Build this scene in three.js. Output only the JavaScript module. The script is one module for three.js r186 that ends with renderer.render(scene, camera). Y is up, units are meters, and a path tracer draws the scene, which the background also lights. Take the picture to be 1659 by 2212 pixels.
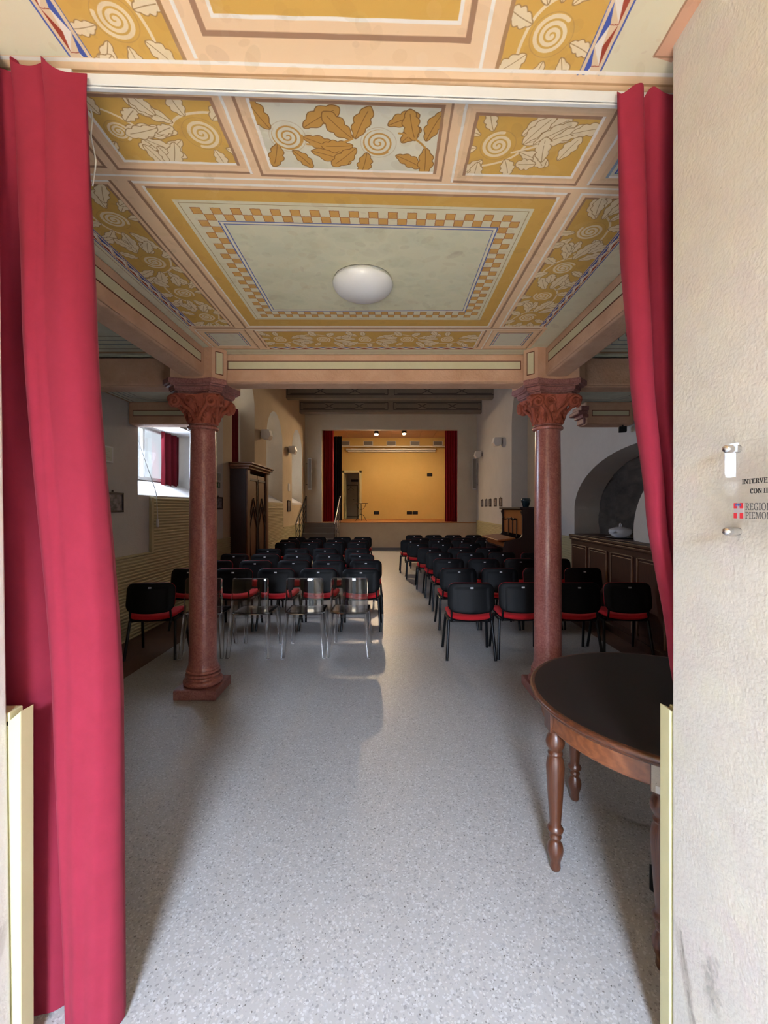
import * as THREE from 'three';
import { RoundedBoxGeometry } from 'three/addons/geometries/RoundedBoxGeometry.js';
import { mergeGeometries, toCreasedNormals } from 'three/addons/utils/BufferGeometryUtils.js';
import { RectAreaLightUniformsLib } from 'three/addons/lights/RectAreaLightUniformsLib.js';
import { FontLoader } from 'three/addons/loaders/FontLoader.js';
import { TextGeometry } from 'three/addons/geometries/TextGeometry.js';

// Metres; the hall runs away from the camera along -z. "d" below is the distance along the hall (d = -z).
const scene = new THREE.Scene();
const camera = new THREE.PerspectiveCamera(2 * Math.atan(1106 / 945) * 180 / Math.PI, 1659 / 2212, 0.05, 80);
camera.position.set(0, 1.65, 0);
camera.setViewOffset(1659, 2212, -8.5, 9, 1659, 2212);
const renderer = new THREE.WebGLRenderer({ antialias: true });
renderer.toneMapping = THREE.LinearToneMapping;
renderer.toneMappingExposure = 1.9;
renderer.shadowMap.enabled = true;
RectAreaLightUniformsLib.init();
scene.background = new THREE.Color(0.80, 0.90, 1.0);
scene.backgroundIntensity = 0.5;

// daylight in the openings: the entrance behind the camera and the windows in the left wall
function daylight(name, color, power, w, h, at, to) {
  const l = new THREE.RectAreaLight(new THREE.Color(...color), power, w, h);
  l.name = name; l.position.set(at[0], at[1], -at[2]); l.lookAt(to[0], to[1], -to[2]); scene.add(l);
}
const sun = new THREE.DirectionalLight(new THREE.Color(1, 0.93, 0.82), 62); // lights the paving outside the entrance
sun.name = 'sun'; sun.position.set(9, 11, 7); sun.target.position.set(0, 0, 7); sun.castShadow = true; sun.shadow.mapSize.set(2048, 2048); sun.shadow.camera.left = sun.shadow.camera.bottom = -14; sun.shadow.camera.right = sun.shadow.camera.top = 14; scene.add(sun, sun.target);
const DAY = [0.77, 0.93, 1.21];
daylight('entrance_daylight', DAY, 145, 1.1, 1.8, [-0.12, 3.3, -3.6], [-0.12, 0.3, 1.5]); // open sky above the street, seen through the entrance
daylight('window_daylight_near', DAY, 12, 1.3, 0.75, [-3.80, 2.46, 6.5], [0, 1.2, 6.5]);
daylight('window_daylight_second', DAY, 0.4, 1.0, 1.7, [-3.80, 3.5, 9.85], [0, 2.6, 9.85]);
daylight('window_daylight_third', DAY, 0.22, 1.2, 2.0, [-3.80, 3.1, 12.55], [0, 2.0, 12.55]);
daylight('window_daylight_fourth', DAY, 0.5, 1.2, 2.0, [-3.80, 3.1, 15.6], [0, 2.0, 15.6]);

// ---------------------------------------------------------------- helpers
let seed = 20240611;
const rnd = () => { seed |= 0; seed = seed + 0x6D2B79F5 | 0; let t = Math.imul(seed ^ seed >>> 15, 1 | seed); t = t + Math.imul(t ^ t >>> 7, 61 | t) ^ t; return ((t ^ t >>> 14) >>> 0) / 4294967296; };
const R = (a, b) => a + (b - a) * rnd();
const taken = new Map();
const numbered = (n) => { const k = taken.get(n) ?? 0; taken.set(n, k + 1); return k ? n + '_' + String(k).padStart(3, '0') : n; };
function obj(name, geo, m, parent = scene) {
  const g = Array.isArray(geo) ? mergeGeometries(geo.map((q) => { const n = q.index ? q.toNonIndexed() : q.clone(); for (const k of Object.keys(n.attributes)) if (!['position', 'normal', 'uv'].includes(k)) n.deleteAttribute(k); return n; })) : geo;
  const o = new THREE.Mesh(g, m);
  o.name = parent === scene ? numbered(name) : name; o.castShadow = o.receiveShadow = true; parent.add(o);
  return o;
}
function tag(o, label, category, group, kind) { o.userData.label = label; if (category) o.userData.category = category; if (group) o.userData.group = group; if (kind) o.userData.kind = kind; return o; }
function thing(name, label, category, [x, y, d] = [0, 0, 0], turn = 0, group) {
  const o = new THREE.Group(); o.name = numbered(name); scene.add(o); o.position.set(x, y, -d); o.rotation.y = turn; return tag(o, label, category, group);
}
const struct = (name, geo, m, label, category) => tag(obj(name, geo, m), label, category, undefined, 'structure');
function dup(root, [x, y, d], turn, label, group) {
  const r = root.clone(); r.name = numbered(root.name.replace(/_\d{3}$/, '')); scene.add(r); r.position.set(x, y, -d); r.rotation.y = turn; r.userData = { ...root.userData, label }; if (group) r.userData.group = group; return r;
}
// uv in metres from position and normal
function metres(g0) {
  const g = g0.index ? g0.toNonIndexed() : g0, p = g.attributes.position, n = g.attributes.normal, uv = new Float32Array(p.count * 2);
  for (let i = 0; i < p.count; i++) {
    const ax = Math.abs(n.getX(i)), ay = Math.abs(n.getY(i)), az = Math.abs(n.getZ(i));
    if (ay >= ax && ay >= az) { uv[2 * i] = p.getX(i); uv[2 * i + 1] = p.getZ(i); }
    else if (ax >= az) { uv[2 * i] = p.getZ(i); uv[2 * i + 1] = p.getY(i); }
    else { uv[2 * i] = p.getX(i); uv[2 * i + 1] = p.getY(i); }
  }
  g.setAttribute('uv', new THREE.BufferAttribute(uv, 2)); return g;
}
// box between x0..x1, y0..y1 and hall distances d0..d1
const box = (x0, x1, y0, y1, d0, d1) => { const g = new THREE.BoxGeometry(x1 - x0, y1 - y0, d1 - d0); g.translate((x0 + x1) / 2, (y0 + y1) / 2, -(d0 + d1) / 2); return metres(g); };
const rbox = (x0, x1, y0, y1, d0, d1, r = 0.006, s = 2) => { const g = new RoundedBoxGeometry(x1 - x0, y1 - y0, d1 - d0, s, Math.min(r, (x1 - x0) / 2.01, (y1 - y0) / 2.01, (d1 - d0) / 2.01)); g.translate((x0 + x1) / 2, (y0 + y1) / 2, -(d0 + d1) / 2); return metres(g); };
// the same about the origin in local axes (x, y, z)
const lbox = (w, h, t, x = 0, y = 0, z = 0, r = 0.004) => { const g = r > 0 ? new RoundedBoxGeometry(w, h, t, 2, Math.min(r, w / 2.01, h / 2.01, t / 2.01)) : new THREE.BoxGeometry(w, h, t); g.translate(x, y, z); return metres(g); };
const lathe = (pts, seg = 40, x = 0, y = 0, z = 0) => { const g = new THREE.LatheGeometry(pts.map(([r, h]) => new THREE.Vector2(r, h)), seg); g.translate(x, y, z); return g; };
const tube = (pts, r, seg = 24, sides = 8, closed = false) => new THREE.TubeGeometry(new THREE.CatmullRomCurve3(pts.map((p) => new THREE.Vector3(...p)), closed, 'catmullrom', 0.3), seg, r, sides, closed);
function rod(a, b, r, r2 = r, sides = 10, sx = 1) { // straight bar from a to b
  const A = new THREE.Vector3(...a), B = new THREE.Vector3(...b), g = new THREE.CylinderGeometry(r2, r, A.distanceTo(B), sides);
  g.scale(sx, 1, 1);
  g.applyQuaternion(new THREE.Quaternion().setFromUnitVectors(new THREE.Vector3(0, 1, 0), B.clone().sub(A).normalize())); g.translate((A.x + B.x) / 2, (A.y + B.y) / 2, (A.z + B.z) / 2); return g;
}
function extrude(shape, depth, opt = {}) { return new THREE.ExtrudeGeometry(shape, { depth, bevelEnabled: false, curveSegments: 24, ...opt }); }
const polyShape = (pts) => new THREE.Shape(pts.map((p) => new THREE.Vector2(...p)));
// a wall drawn in (d, y), its inner face on the plane x = x0 + k d, thickness t going outwards on the given side
function sideWall(shape, x0, k, t, side) {
  const g = extrude(shape, t);
  const m = new THREE.Matrix4().makeBasis(new THREE.Vector3(k, 0, -1), new THREE.Vector3(0, 1, 0), new THREE.Vector3(1, 0, 0));
  g.applyMatrix4(m); g.translate(side < 0 ? x0 - t : x0, 0, 0); return metres(g);
}
// pillow-edged pad in the xy plane: width w, height h, corner r, thickness t
function pad(w, h, r, t, o = {}) {
  const nu = o.nu ?? 20, nv = o.nv ?? 14, pos = [], idx = [], ease = (s) => Math.sign(s) * (1 - Math.pow(1 - Math.abs(s), 1.8));
  const side = (sg) => {
    const base = pos.length / 3;
    for (let j = 0; j <= nv; j++) for (let i = 0; i <= nu; i++) {
      const u = ease(2 * i / nu - 1), v = ease(2 * j / nv - 1);
      let y = v * h / 2; const e = Math.max(0, Math.abs(y) - (h / 2 - r)), hw = w / 2 - r + Math.sqrt(Math.max(0, r * r - e * e));
      const x = u * hw, edge = Math.pow((1 - Math.pow(Math.abs(u), 14)) * (1 - Math.pow(Math.abs(v), 12)), 0.45);
      let z = sg * t / 2 * edge; const xn = 2 * x / w;
      if (sg > 0 && o.relief) z += o.relief(x, y);
      z += (o.bend ?? 0) * xn * xn; y -= (o.sag ?? 0) * (1 - xn * xn) * (0.5 - v / 2);
      pos.push(x, y, z);
    }
    for (let j = 0; j < nv; j++) for (let i = 0; i < nu; i++) {
      const a = base + j * (nu + 1) + i, b = a + 1, c = a + nu + 1, d = c + 1;
      if (sg > 0) idx.push(a, b, d, a, d, c); else idx.push(a, d, b, a, c, d);
    }
  };
  side(1); side(-1);
  const g = new THREE.BufferGeometry(); g.setAttribute('position', new THREE.Float32BufferAttribute(pos, 3)); g.setIndex(idx); g.computeVertexNormals();
  return metres(g);
}
// ---------------------------------------------------------------- textures
const canvas = (w, h) => { const c = document.createElement('canvas'); c.width = w; c.height = h; return c; };
function canvasTex(c, srgb = true, wrap = THREE.RepeatWrapping) { const t = new THREE.CanvasTexture(c); if (srgb) t.colorSpace = THREE.SRGBColorSpace; t.wrapS = t.wrapT = wrap; t.magFilter = THREE.LinearFilter; return t; }
// tileable value noise on an n x n grid of cells
function noiseField(size, cells, octaves, s0) {
  const out = new Float32Array(size * size); seed = s0;
  for (let o = 0, amp = 1, c = cells; o < octaves; o++, amp *= 0.5, c *= 2) {
    const gr = new Float32Array(c * c).map(() => rnd());
    for (let y = 0; y < size; y++) { const fy = y / size * c, iy = Math.floor(fy), ty = fy - iy, sy = ty * ty * (3 - 2 * ty);
      for (let x = 0; x < size; x++) { const fx = x / size * c, ix = Math.floor(fx), tx = fx - ix, sx = tx * tx * (3 - 2 * tx);
        const a = gr[(iy % c) * c + ix % c], b = gr[(iy % c) * c + (ix + 1) % c], cc = gr[((iy + 1) % c) * c + ix % c], d = gr[((iy + 1) % c) * c + (ix + 1) % c];
        out[y * size + x] += amp * ((a + (b - a) * sx) * (1 - sy) + (cc + (d - cc) * sx) * sy); } }
  }
  let lo = Infinity, hi = -Infinity; for (const v of out) { if (v < lo) lo = v; if (v > hi) hi = v; }
  return out.map((v) => (v - lo) / (hi - lo));
}
const hex = (h) => [h >> 16 & 255, h >> 8 & 255, h & 255];
function fieldTex(size, fields, colour, perMetre, srgb = true) { // colour(values...) -> [r,g,b] 0..255
  const data = new Uint8Array(size * size * 4);
  for (let i = 0; i < size * size; i++) { const c = colour(...fields.map((f) => f[i])); data[4 * i] = c[0]; data[4 * i + 1] = c[1]; data[4 * i + 2] = c[2]; data[4 * i + 3] = 255; }
  const t = new THREE.DataTexture(data, size, size); t.wrapS = t.wrapT = THREE.RepeatWrapping; t.magFilter = THREE.LinearFilter; if (srgb) t.colorSpace = THREE.SRGBColorSpace; t.repeat.set(perMetre, perMetre); t.needsUpdate = true; return t;
}
const mix = (a, b, t) => a.map((v, i) => v + (b[i] - v) * t);
const F1 = noiseField(512, 5, 6, 11), F2 = noiseField(512, 48, 3, 23), F3 = noiseField(512, 9, 5, 37), F4 = noiseField(256, 64, 2, 41);
const plasterBump = fieldTex(512, [F1, F2], (a, b) => { const v = 255 * (0.25 * a + 0.75 * b); return [v, v, v]; }, 1.6, false);
const cloudy = (c0, c1, per = 0.5, f = F1) => fieldTex(512, [f, F2], (a, b) => mix(hex(c0), hex(c1), Math.min(1, Math.max(0, 0.85 * a + 0.3 * b - 0.08))), per);
const std = (o) => new THREE.MeshStandardMaterial({ roughness: 0.85, ...o });
const plaster = (c0, c1, per = 0.5, bs = 0.003, f) => std({ map: cloudy(c0, c1, per, f), bumpMap: plasterBump, bumpScale: bs, roughness: 0.92 });
const woodTex = (c0, c1, per = 1) => { const w = 256, h = 256, d = new Uint8Array(w * h * 4);
  for (let y = 0; y < h; y++) for (let x = 0; x < w; x++) { const n = F1[(y * 2 % 512) * 512 + (x * 2) % 512], m = F2[((y >> 2) % 512) * 512 + (x * 3 + Math.floor(n * 30)) % 512]; const v = 0.5 + 0.5 * Math.sin((x / w * 14 + n * 2.2) * 2 * Math.PI); const c = mix(hex(c0), hex(c1), 0.45 * v + 0.55 * m); const i = 4 * (y * w + x); d[i] = c[0]; d[i + 1] = c[1]; d[i + 2] = c[2]; d[i + 3] = 255; }
  const t = new THREE.DataTexture(d, w, h); t.wrapS = t.wrapT = THREE.RepeatWrapping; t.magFilter = THREE.LinearFilter; t.colorSpace = THREE.SRGBColorSpace; t.repeat.set(per * 2, per * 0.7); t.needsUpdate = true; return t; };
// ---------------------------------------------------------------- materials
const M = {
  white: plaster(0xcfc8c0, 0xdcd6cf, 0.4, 0.002),
  warmWall: plaster(0xc9b393, 0xd6c3a4, 0.4, 0.002),
  proscenium: plaster(0xccc3b2, 0xd7cfbf, 0.4, 0.002),
  stageWall: plaster(0xd2b26c, 0xdbbb77, 0.3, 0.002),
  salmon: plaster(0xc89d80, 0xd8b094, 0.9, 0.003, F3),
  aisleWall: plaster(0xc4c0ba, 0xd0ccc6, 0.4, 0.002),
  wainscot: std({ map: cloudy(0xb9ac82, 0xc3b78d, 0.8), roughness: 0.7 }),
  trim: std({ map: cloudy(0xc8c194, 0xcfc89b, 1.2), roughness: 0.55 }),
  panelCream: std({ map: cloudy(0xd0cbab, 0xdad5b6, 1.3), roughness: 0.9 }),
  lineBrown: std({ color: 0x6b3d26 }),
  brownFloor: std({ map: fieldTex(512, [F1, F2], (a, b) => mix([92, 66, 54], [118, 88, 72], 0.4 * a + 0.6 * b), 1.2), roughness: 0.5 }),
  greyBase: std({ color: 0x7d7872, roughness: 0.6 }),
  marble: new THREE.MeshPhysicalMaterial({ map: fieldTex(512, [F2, F3], (a, b) => { const c = mix([142, 74, 66], [194, 130, 118], a * 0.9); return mix(c, [186, 124, 116], Math.max(0, b - 0.55) * 1.2); }, 2.2), roughness: 0.34, clearcoat: 0.5, clearcoatRoughness: 0.22, bumpMap: fieldTex(512, [F2], (a) => [a * 255, a * 255, a * 255], 2.2, false), bumpScale: 0.0008 }),
  marbleRough: std({ map: fieldTex(512, [F2, F3], (a, b) => mix([120, 70, 66], [184, 130, 124], 0.7 * a + 0.3 * b), 3), roughness: 0.5, bumpMap: plasterBump, bumpScale: 0.003 }),
  capital: std({ map: fieldTex(512, [F2, F3], (a, b) => mix([166, 80, 60], [200, 110, 86], 0.5 * a + 0.5 * b), 2.5), roughness: 0.7, bumpMap: plasterBump, bumpScale: 0.004 }),
  curtain: new THREE.MeshPhysicalMaterial({ map: cloudy(0x80162c, 0x881a32, 2, F3), roughness: 0.95, sheen: 0.35, sheenRoughness: 0.5, sheenColor: new THREE.Color(0.9, 0.25, 0.35), side: THREE.DoubleSide }),
  stageCurtain: std({ map: cloudy(0x9a101c, 0xa81622, 1.5), roughness: 0.9, side: THREE.DoubleSide }),
  backCurtain: new THREE.MeshPhysicalMaterial({ map: cloudy(0x6e0c1a, 0x7a1020, 1.5), roughness: 0.95, side: THREE.DoubleSide }),
  blackCloth: std({ color: 0x15100f, roughness: 0.95, side: THREE.DoubleSide }),
  whitePaint: std({ color: 0xdedcd8, roughness: 0.4 }),
  rail: std({ color: 0xcdd1d4, roughness: 0.35 }),
  blackPlastic: new THREE.MeshPhysicalMaterial({ color: 0x07080a, roughness: 0.55, specularIntensity: 0.5 }),
  blackMetal: std({ color: 0x0b0c10, roughness: 0.35, metalness: 0.3 }),
  redFabric: std({ map: fieldTex(256, [F4], (a) => mix([176, 16, 26], [206, 30, 40], a), 30), roughness: 0.95 }),
  sticker: std({ color: 0xd4d6d8, roughness: 0.5 }),
  ghost: new THREE.MeshPhysicalMaterial({ color: 0xffffff, transmission: 1, thickness: 0.01, ior: 1.49, roughness: 0.05 }),
  ghostLeg: new THREE.MeshPhysicalMaterial({ color: 0xffffff, transmission: 1, thickness: 0.01, ior: 1.49, roughness: 0.16 }),
  glassPane: new THREE.MeshPhysicalMaterial({ color: 0xffffff, transmission: 1, thickness: 0, ior: 1.5, roughness: 0 }),
  acrylic: new THREE.MeshPhysicalMaterial({ color: 0xffffff, transmission: 1, thickness: 0, ior: 1.3, roughness: 0.0 }),
  chrome: std({ color: 0xd8d8da, metalness: 1, roughness: 0.12 }),
  lampGlass: new THREE.MeshPhysicalMaterial({ color: 0xe6e8ec, roughness: 0.35, clearcoat: 0.4 }),
  tableTop: std({ map: cloudy(0x181210, 0x201916, 2), roughness: 0.5 }),
  walnut: new THREE.MeshPhysicalMaterial({ map: woodTex(0x3a1d10, 0x6e3c20, 2.2), roughness: 0.38, clearcoat: 0.5, clearcoatRoughness: 0.25 }),
  walnutLight: new THREE.MeshPhysicalMaterial({ map: woodTex(0x6a3a22, 0x8d5633, 2.2), roughness: 0.4, clearcoat: 0.4, clearcoatRoughness: 0.25 }),
  darkWood: std({ map: woodTex(0x24110c, 0x351a12, 1), roughness: 0.55 }),
  midWood: std({ map: woodTex(0x5d3518, 0x84522a, 1), roughness: 0.5 }),
  counterWood: std({ map: woodTex(0x32190f, 0x4d2a1a, 1), roughness: 0.45 }),
  counterLight: std({ map: woodTex(0x6b4c35, 0x86654a, 1), roughness: 0.5 }),
  pianoWood: std({ map: woodTex(0x7a3f16, 0xa45b24, 1), roughness: 0.35 }),
  stageFloor: std({ map: woodTex(0xb0703a, 0xc78a4e, 0.6), roughness: 0.4 }),
  hallBeam: std({ map: cloudy(0x80766a, 0x8f8478, 0.6), roughness: 0.8 }),
  beamLine: std({ color: 0x4a443f }),
  stone: std({ map: fieldTex(512, [F3, F2], (a, b) => mix([52, 46, 42], [108, 98, 88], 0.65 * a + 0.35 * b), 0.8), roughness: 0.95, bumpMap: fieldTex(512, [F3, F2], (a, b) => { const v = 255 * (0.7 * a + 0.3 * b); return [v, v, v]; }, 0.8, false), bumpScale: 0.05 }),
  porcelain: new THREE.MeshPhysicalMaterial({ color: 0xdcdfe6, roughness: 0.15, clearcoat: 0.8 }),
  vase: new THREE.MeshPhysicalMaterial({ color: 0x1d3138, roughness: 0.25, clearcoat: 0.6 }),
  steel: std({ color: 0x2a2b30, metalness: 0.6, roughness: 0.4 }),
  speaker: std({ color: 0xb9bcc0, roughness: 0.4 }),
  stairTread: std({ color: 0x6d655d, roughness: 0.6 }),
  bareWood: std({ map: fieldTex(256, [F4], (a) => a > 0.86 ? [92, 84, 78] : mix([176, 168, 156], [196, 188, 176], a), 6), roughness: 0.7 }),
  frameWood: std({ color: 0x2a1512, roughness: 0.5 }),
  exitGreen: std({ color: 0x0f5a3c, roughness: 0.5 }),
  tile: std({ map: cloudy(0xcfae92, 0xd8b89c, 1), roughness: 0.9 }),
  outdoor: std({ map: cloudy(0xbfb6a6, 0xcfc6b6, 0.5), roughness: 0.9 }),
  inkBlack: std({ color: 0x1c1a1a }), inkGrey: std({ color: 0x55514f }), logoRed: std({ color: 0xd02c38 }), logoGrey: std({ color: 0xb9b1b4 }), logoBlue: std({ color: 0x3f6ab0 }),
};
// floor: pale grey terrazzo sheet with chips
{
  const c = canvas(2048, 2048), x = c.getContext('2d'); seed = 5;
  x.fillStyle = '#aeaba7'; x.fillRect(0, 0, 2048, 2048);
  const S = 2048 / 1.6, tones = ['#bbbab8', '#c4c3c0', '#b1afad', '#a09d9b', '#c3c2c0', '#93908d', '#bdb9b3', '#a8a4a1'];
  for (let i = 0; i < 32000; i++) {
    const px = R(0, 2048), py = R(0, 2048), dark = rnd() < 0.05, r = S * (dark ? R(0.0012, 0.0042) : R(0.002, 0.0075)), a0 = R(0, 6.28), st = R(0.45, 1), n = 5;
    x.fillStyle = dark ? ['#6a645f', '#7b756f', '#5a5550'][i % 3] : tones[Math.floor(R(0, tones.length))];
    for (const ox of [0, -2048]) { if (ox && px < 2000) continue; x.beginPath(); for (let k = 0; k < n; k++) { const a = a0 + k / n * 6.283, rr = r * (0.7 + 0.5 * ((k * 7919 + i) % 10) / 10), X = Math.cos(a) * rr, Y = Math.sin(a) * rr * st, C = Math.cos(a0), Sn = Math.sin(a0); x.lineTo(px + ox + X * C - Y * Sn, py + X * Sn + Y * C); } x.fill(); }
  }
  const t = canvasTex(c); t.repeat.set(1 / 1.6, 1 / 1.6);
  M.floor = std({ map: t, roughness: 0.42, bumpMap: plasterBump, bumpScale: 0.0006 });
}
// ---------------------------------------------------------------- the frescoed ceiling: flat paint on plaster, laid out in metres
const CEIL = { peach: '#f0cda6', peachD: '#e2ba92', white: '#faf2ea', brown: '#a47c60', gold: '#d3a552', leaf: '#ecd8b4', leafLine: '#a07c50', cream: '#e2dabd', grey: '#dcd6c2', blue: '#4456a6', red: '#9a3c26', check: '#d3a057' };
function frescoes() {
  const c = canvas(2048, 2048), x = c.getContext('2d'), S = 2048 / 3; seed = 77;
  const k = (z) => z < 1.42 ? 0.026 : z < 2.1 ? 0.038 : Math.max(0, 0.038 * (3.3 - z) / 1.2);
  const P = (X, Z) => [(X + 1.6) * S, (Z + k(Z) * (X + 0.145) - 0.9) * S];
  const poly = (pts, fill) => { x.fillStyle = fill; x.beginPath(); pts.forEach((p) => x.lineTo(...P(...p))); x.closePath(); x.fill(); };
  const rect = (x0, x1, z0, z1, fill) => poly([[x0, z0], [x1, z0], [x1, z1], [x0, z1]], fill);
  const line = (a, b, w, col) => { x.strokeStyle = col; x.lineWidth = w * S; x.lineCap = 'butt'; x.beginPath(); x.moveTo(...P(...a)); const n = 12; for (let i = 1; i <= n; i++) { const t = i / n, p = P(a[0] + (b[0] - a[0]) * t, a[1] + (b[1] - a[1]) * t); x.lineTo(p[0] + R(-0.7, 0.7), p[1] + R(-0.7, 0.7)); } x.stroke(); };
  // border of a rectangle, one colour for each side: near, far, left, right
  const border = (x0, x1, z0, z1, w, [n, f, l, r]) => { const h = w / 2; if (n) line([x0, z0 + h], [x1, z0 + h], w, n); if (f) line([x0, z1 - h], [x1, z1 - h], w, f); if (l) line([x0 + h, z0], [x0 + h, z1], w, l); if (r) line([x1 - h, z0], [x1 - h, z1], w, r); };
  const C = CEIL, W = C.white, B = C.brown;
  const leaf = (X, Z, ang, len, wid, fill = C.leaf, ink = C.leafLine) => {
    const [px, py] = P(X, Z); x.save(); x.translate(px, py); x.rotate(ang); const L = len * S * 1.3, w = wid * S * 1.12, up = [], dn = [], n = 64, ph = R(0, 1.5);
    for (let i = 0; i <= n; i++) { const t = i / n, env = Math.pow(Math.sin(Math.PI * Math.pow(t, 1.15)), 0.58), lob = 0.8 + 0.3 * Math.abs(Math.sin(t * 3.4 * Math.PI + ph)), bend = 0.12 * L * t * t; up.push([t * L, -w * env * lob - 0.4 + bend]); dn.push([t * L, w * env * (0.8 + 0.3 * Math.abs(Math.sin(t * 3.4 * Math.PI + ph + 0.8))) + 0.4 + bend]); }
    x.beginPath(); up.concat(dn.reverse()).forEach((p) => x.lineTo(...p)); x.closePath(); x.fillStyle = fill; x.fill(); x.strokeStyle = ink; x.lineJoin = 'round'; x.lineWidth = 0.0028 * S; x.stroke();
    x.beginPath(); x.moveTo(0, 0); x.quadraticCurveTo(L * 0.5, 0.02 * L, L * 0.86, 0.1 * L); x.lineWidth = 0.0022 * S; x.stroke(); x.restore();
  };
  const rosette = (X, Z, r, fill, line_, turn = 0) => {
    const [px, py] = P(X, Z); x.save(); x.translate(px, py); x.rotate(turn); x.lineCap = 'round';
    x.fillStyle = line_; x.beginPath(); x.arc(0, 0, r * S * 0.92, 0, 7); x.fill();
    x.strokeStyle = fill; x.lineWidth = r * 0.2 * S; x.beginPath(); for (let i = 0; i <= 90; i++) { const a = i / 90 * 5.6 * Math.PI, q = (0.06 + 0.86 * i / 90) * r * S; x.lineTo(Math.cos(a) * q, Math.sin(a) * q); } x.stroke();
    x.strokeStyle = C.leafLine; x.globalAlpha = 0.35; x.lineWidth = 0.0025 * S; x.beginPath(); x.arc(0, 0, r * S * 1.06, 0, 7); x.stroke(); x.restore();
  };
  const stem = (pts, w, col) => { x.strokeStyle = col; x.lineWidth = w * S; x.lineCap = 'round'; x.beginPath(); const q = pts.map((p) => P(...p)); x.moveTo(...q[0]); for (let i = 1; i < q.length - 1; i += 2) x.quadraticCurveTo(...q[i], ...q[i + 1]); x.stroke(); };
  // one scroll of foliage around a rosette; axis = direction in which the garland runs
  const scroll = (X, Z, s, axis, flip, fill = C.leaf, bg = C.gold, r = 0.056) => {
    const cs = Math.cos(axis), sn = Math.sin(axis), T = (a, b) => [X + (a * cs - b * flip * sn) * s, Z + (a * sn + b * flip * cs) * s];
    stem([T(-0.17, 0.03), T(-0.1, 0.1), T(0, 0.075), T(0.08, 0.06), T(0.1, -0.01)], 0.009 * s, fill);
    for (const [a, b, g, l, w] of [[0.075, 0.035, 0.5, 0.105, 0.022], [0.08, 0.0, -0.1, 0.12, 0.024], [0.075, -0.03, -0.75, 0.1, 0.022], [-0.06, -0.05, 3.6, 0.085, 0.02], [-0.07, 0.0, 3.0, 0.08, 0.02], [-0.02, -0.06, -1.9, 0.06, 0.018], [-0.05, 0.055, 2.3, 0.07, 0.024], [0.03, 0.062, 1.2, 0.06, 0.022], [0.13, 0.05, 0.9, 0.06, 0.02], [0.14, -0.04, -0.5, 0.07, 0.022], [-0.1, -0.06, -2.3, 0.06, 0.02]]) {
      const [px, pz] = T(a, b); leaf(px, pz, axis + g * flip, l * s, w * s, fill);
    }
    rosette(X, Z, r * s, fill, bg, axis + (flip < 0 ? 2 : 0));
  };
  const clip = (x0, x1, z0, z1, draw) => { x.save(); x.beginPath(); [[x0, z0], [x1, z0], [x1, z1], [x0, z1]].forEach((p) => x.lineTo(...P(...p))); x.closePath(); x.clip(); draw(); x.restore(); };
  // painted folded ribbon along z between x0 and x1 (flip: blue side)
  const ribbonZ = (x0, x1, z0, z1, blueIn, per) => { rect(x0, x1, z0, z1, '#e3c9a6'); const xb = blueIn ? x1 : x0, xr = blueIn ? x0 : x1, w = x1 - x0, m = 0.12 * (xb - xr); line([x0, z0], [x0, z1], 0.005, C.blue); line([x1, z0], [x1, z1], 0.005, C.blue);
    clip(x0, x1, z0, z1, () => { for (let z = z0 - per; z < z1; z += per) { const h = per / 2, mid = (x0 + x1) / 2, b = xb - m * 1.6, r = xr + m * 1.6; poly([[b, z], [b, z + per], [mid + (xb - mid) * 0.1, z + h]], C.blue); poly([[r, z - h], [r, z + h], [mid + (xr - mid) * 0.1, z]], C.red); poly([[b, z + per], [mid + (xb - mid) * 0.1, z + h], [mid + (xr - mid) * 0.1, z + per], [r, z + h + per]], '#f0e6da'); line([mid + (xb - mid) * 0.1, z + h], [r, z + h], 0.002, C.red); } }); };
  rect(-1.7, 1.5, 0.85, 4, C.peach);
  // ---- bay over the entrance
  rect(-1.4, -0.945, 0.8, 1.33, C.cream); rect(0.655, 1.4, 0.8, 1.345, C.cream);
  poly([[0.795, 0.8], [0.86, 0.8], [0.86, 1.30], [0.795, 1.285]], '#d0a184'); line([0.795, 0.8], [0.795, 1.285], 0.006, C.brown); line([0.795, 1.285], [0.87, 1.285], 0.006, C.brown); line([-1.13, 0.8], [-1.13, 1.26], 0.01, C.brown);
  ribbonZ(-0.952, -0.886, 0.8, 1.33, true, 0.115); ribbonZ(0.592, 0.657, 0.8, 1.345, false, 0.115);
  rect(-0.886, -0.612, 0.8, 1.335, C.gold); rect(0.332, 0.592, 0.8, 1.335, C.gold);
  clip(-0.886, -0.612, 0.8, 1.335, () => { scroll(-0.755, 1.225, 1.02, -1.5, 1); scroll(-0.75, 0.88, 1.0, -1.5, -1); });
  clip(0.332, 0.592, 0.8, 1.335, () => { scroll(0.467, 1.235, 1.02, -1.6, -1); scroll(0.47, 0.9, 1.0, -1.6, 1); });
  line([-0.612, 0.8], [-0.612, 1.335], 0.012, '#a98059'); line([0.335, 0.8], [0.335, 1.335], 0.012, '#a98059');
  line([-0.577, 0.8], [-0.577, 1.325], 0.011, W); line([0.283, 0.8], [0.283, 1.335], 0.011, W);
  rect(-0.53, 0.24, 0.8, 1.262, C.peachD); border(-0.53, 0.24, 0.7, 1.262, 0.016, [null, B, B, B]); rect(-0.513, 0.222, 0.8, 1.244, C.peach);
  rect(-0.48, 0.197, 0.8, 1.206, C.gold); border(-0.487, 0.205, 0.7, 1.214, 0.011, [null, W, W, W]);
  line([-1.3, 1.338], [1.2, 1.338], 0.012, W); line([-1.3, 1.372], [1.2, 1.372], 0.008, '#b98f66');
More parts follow.
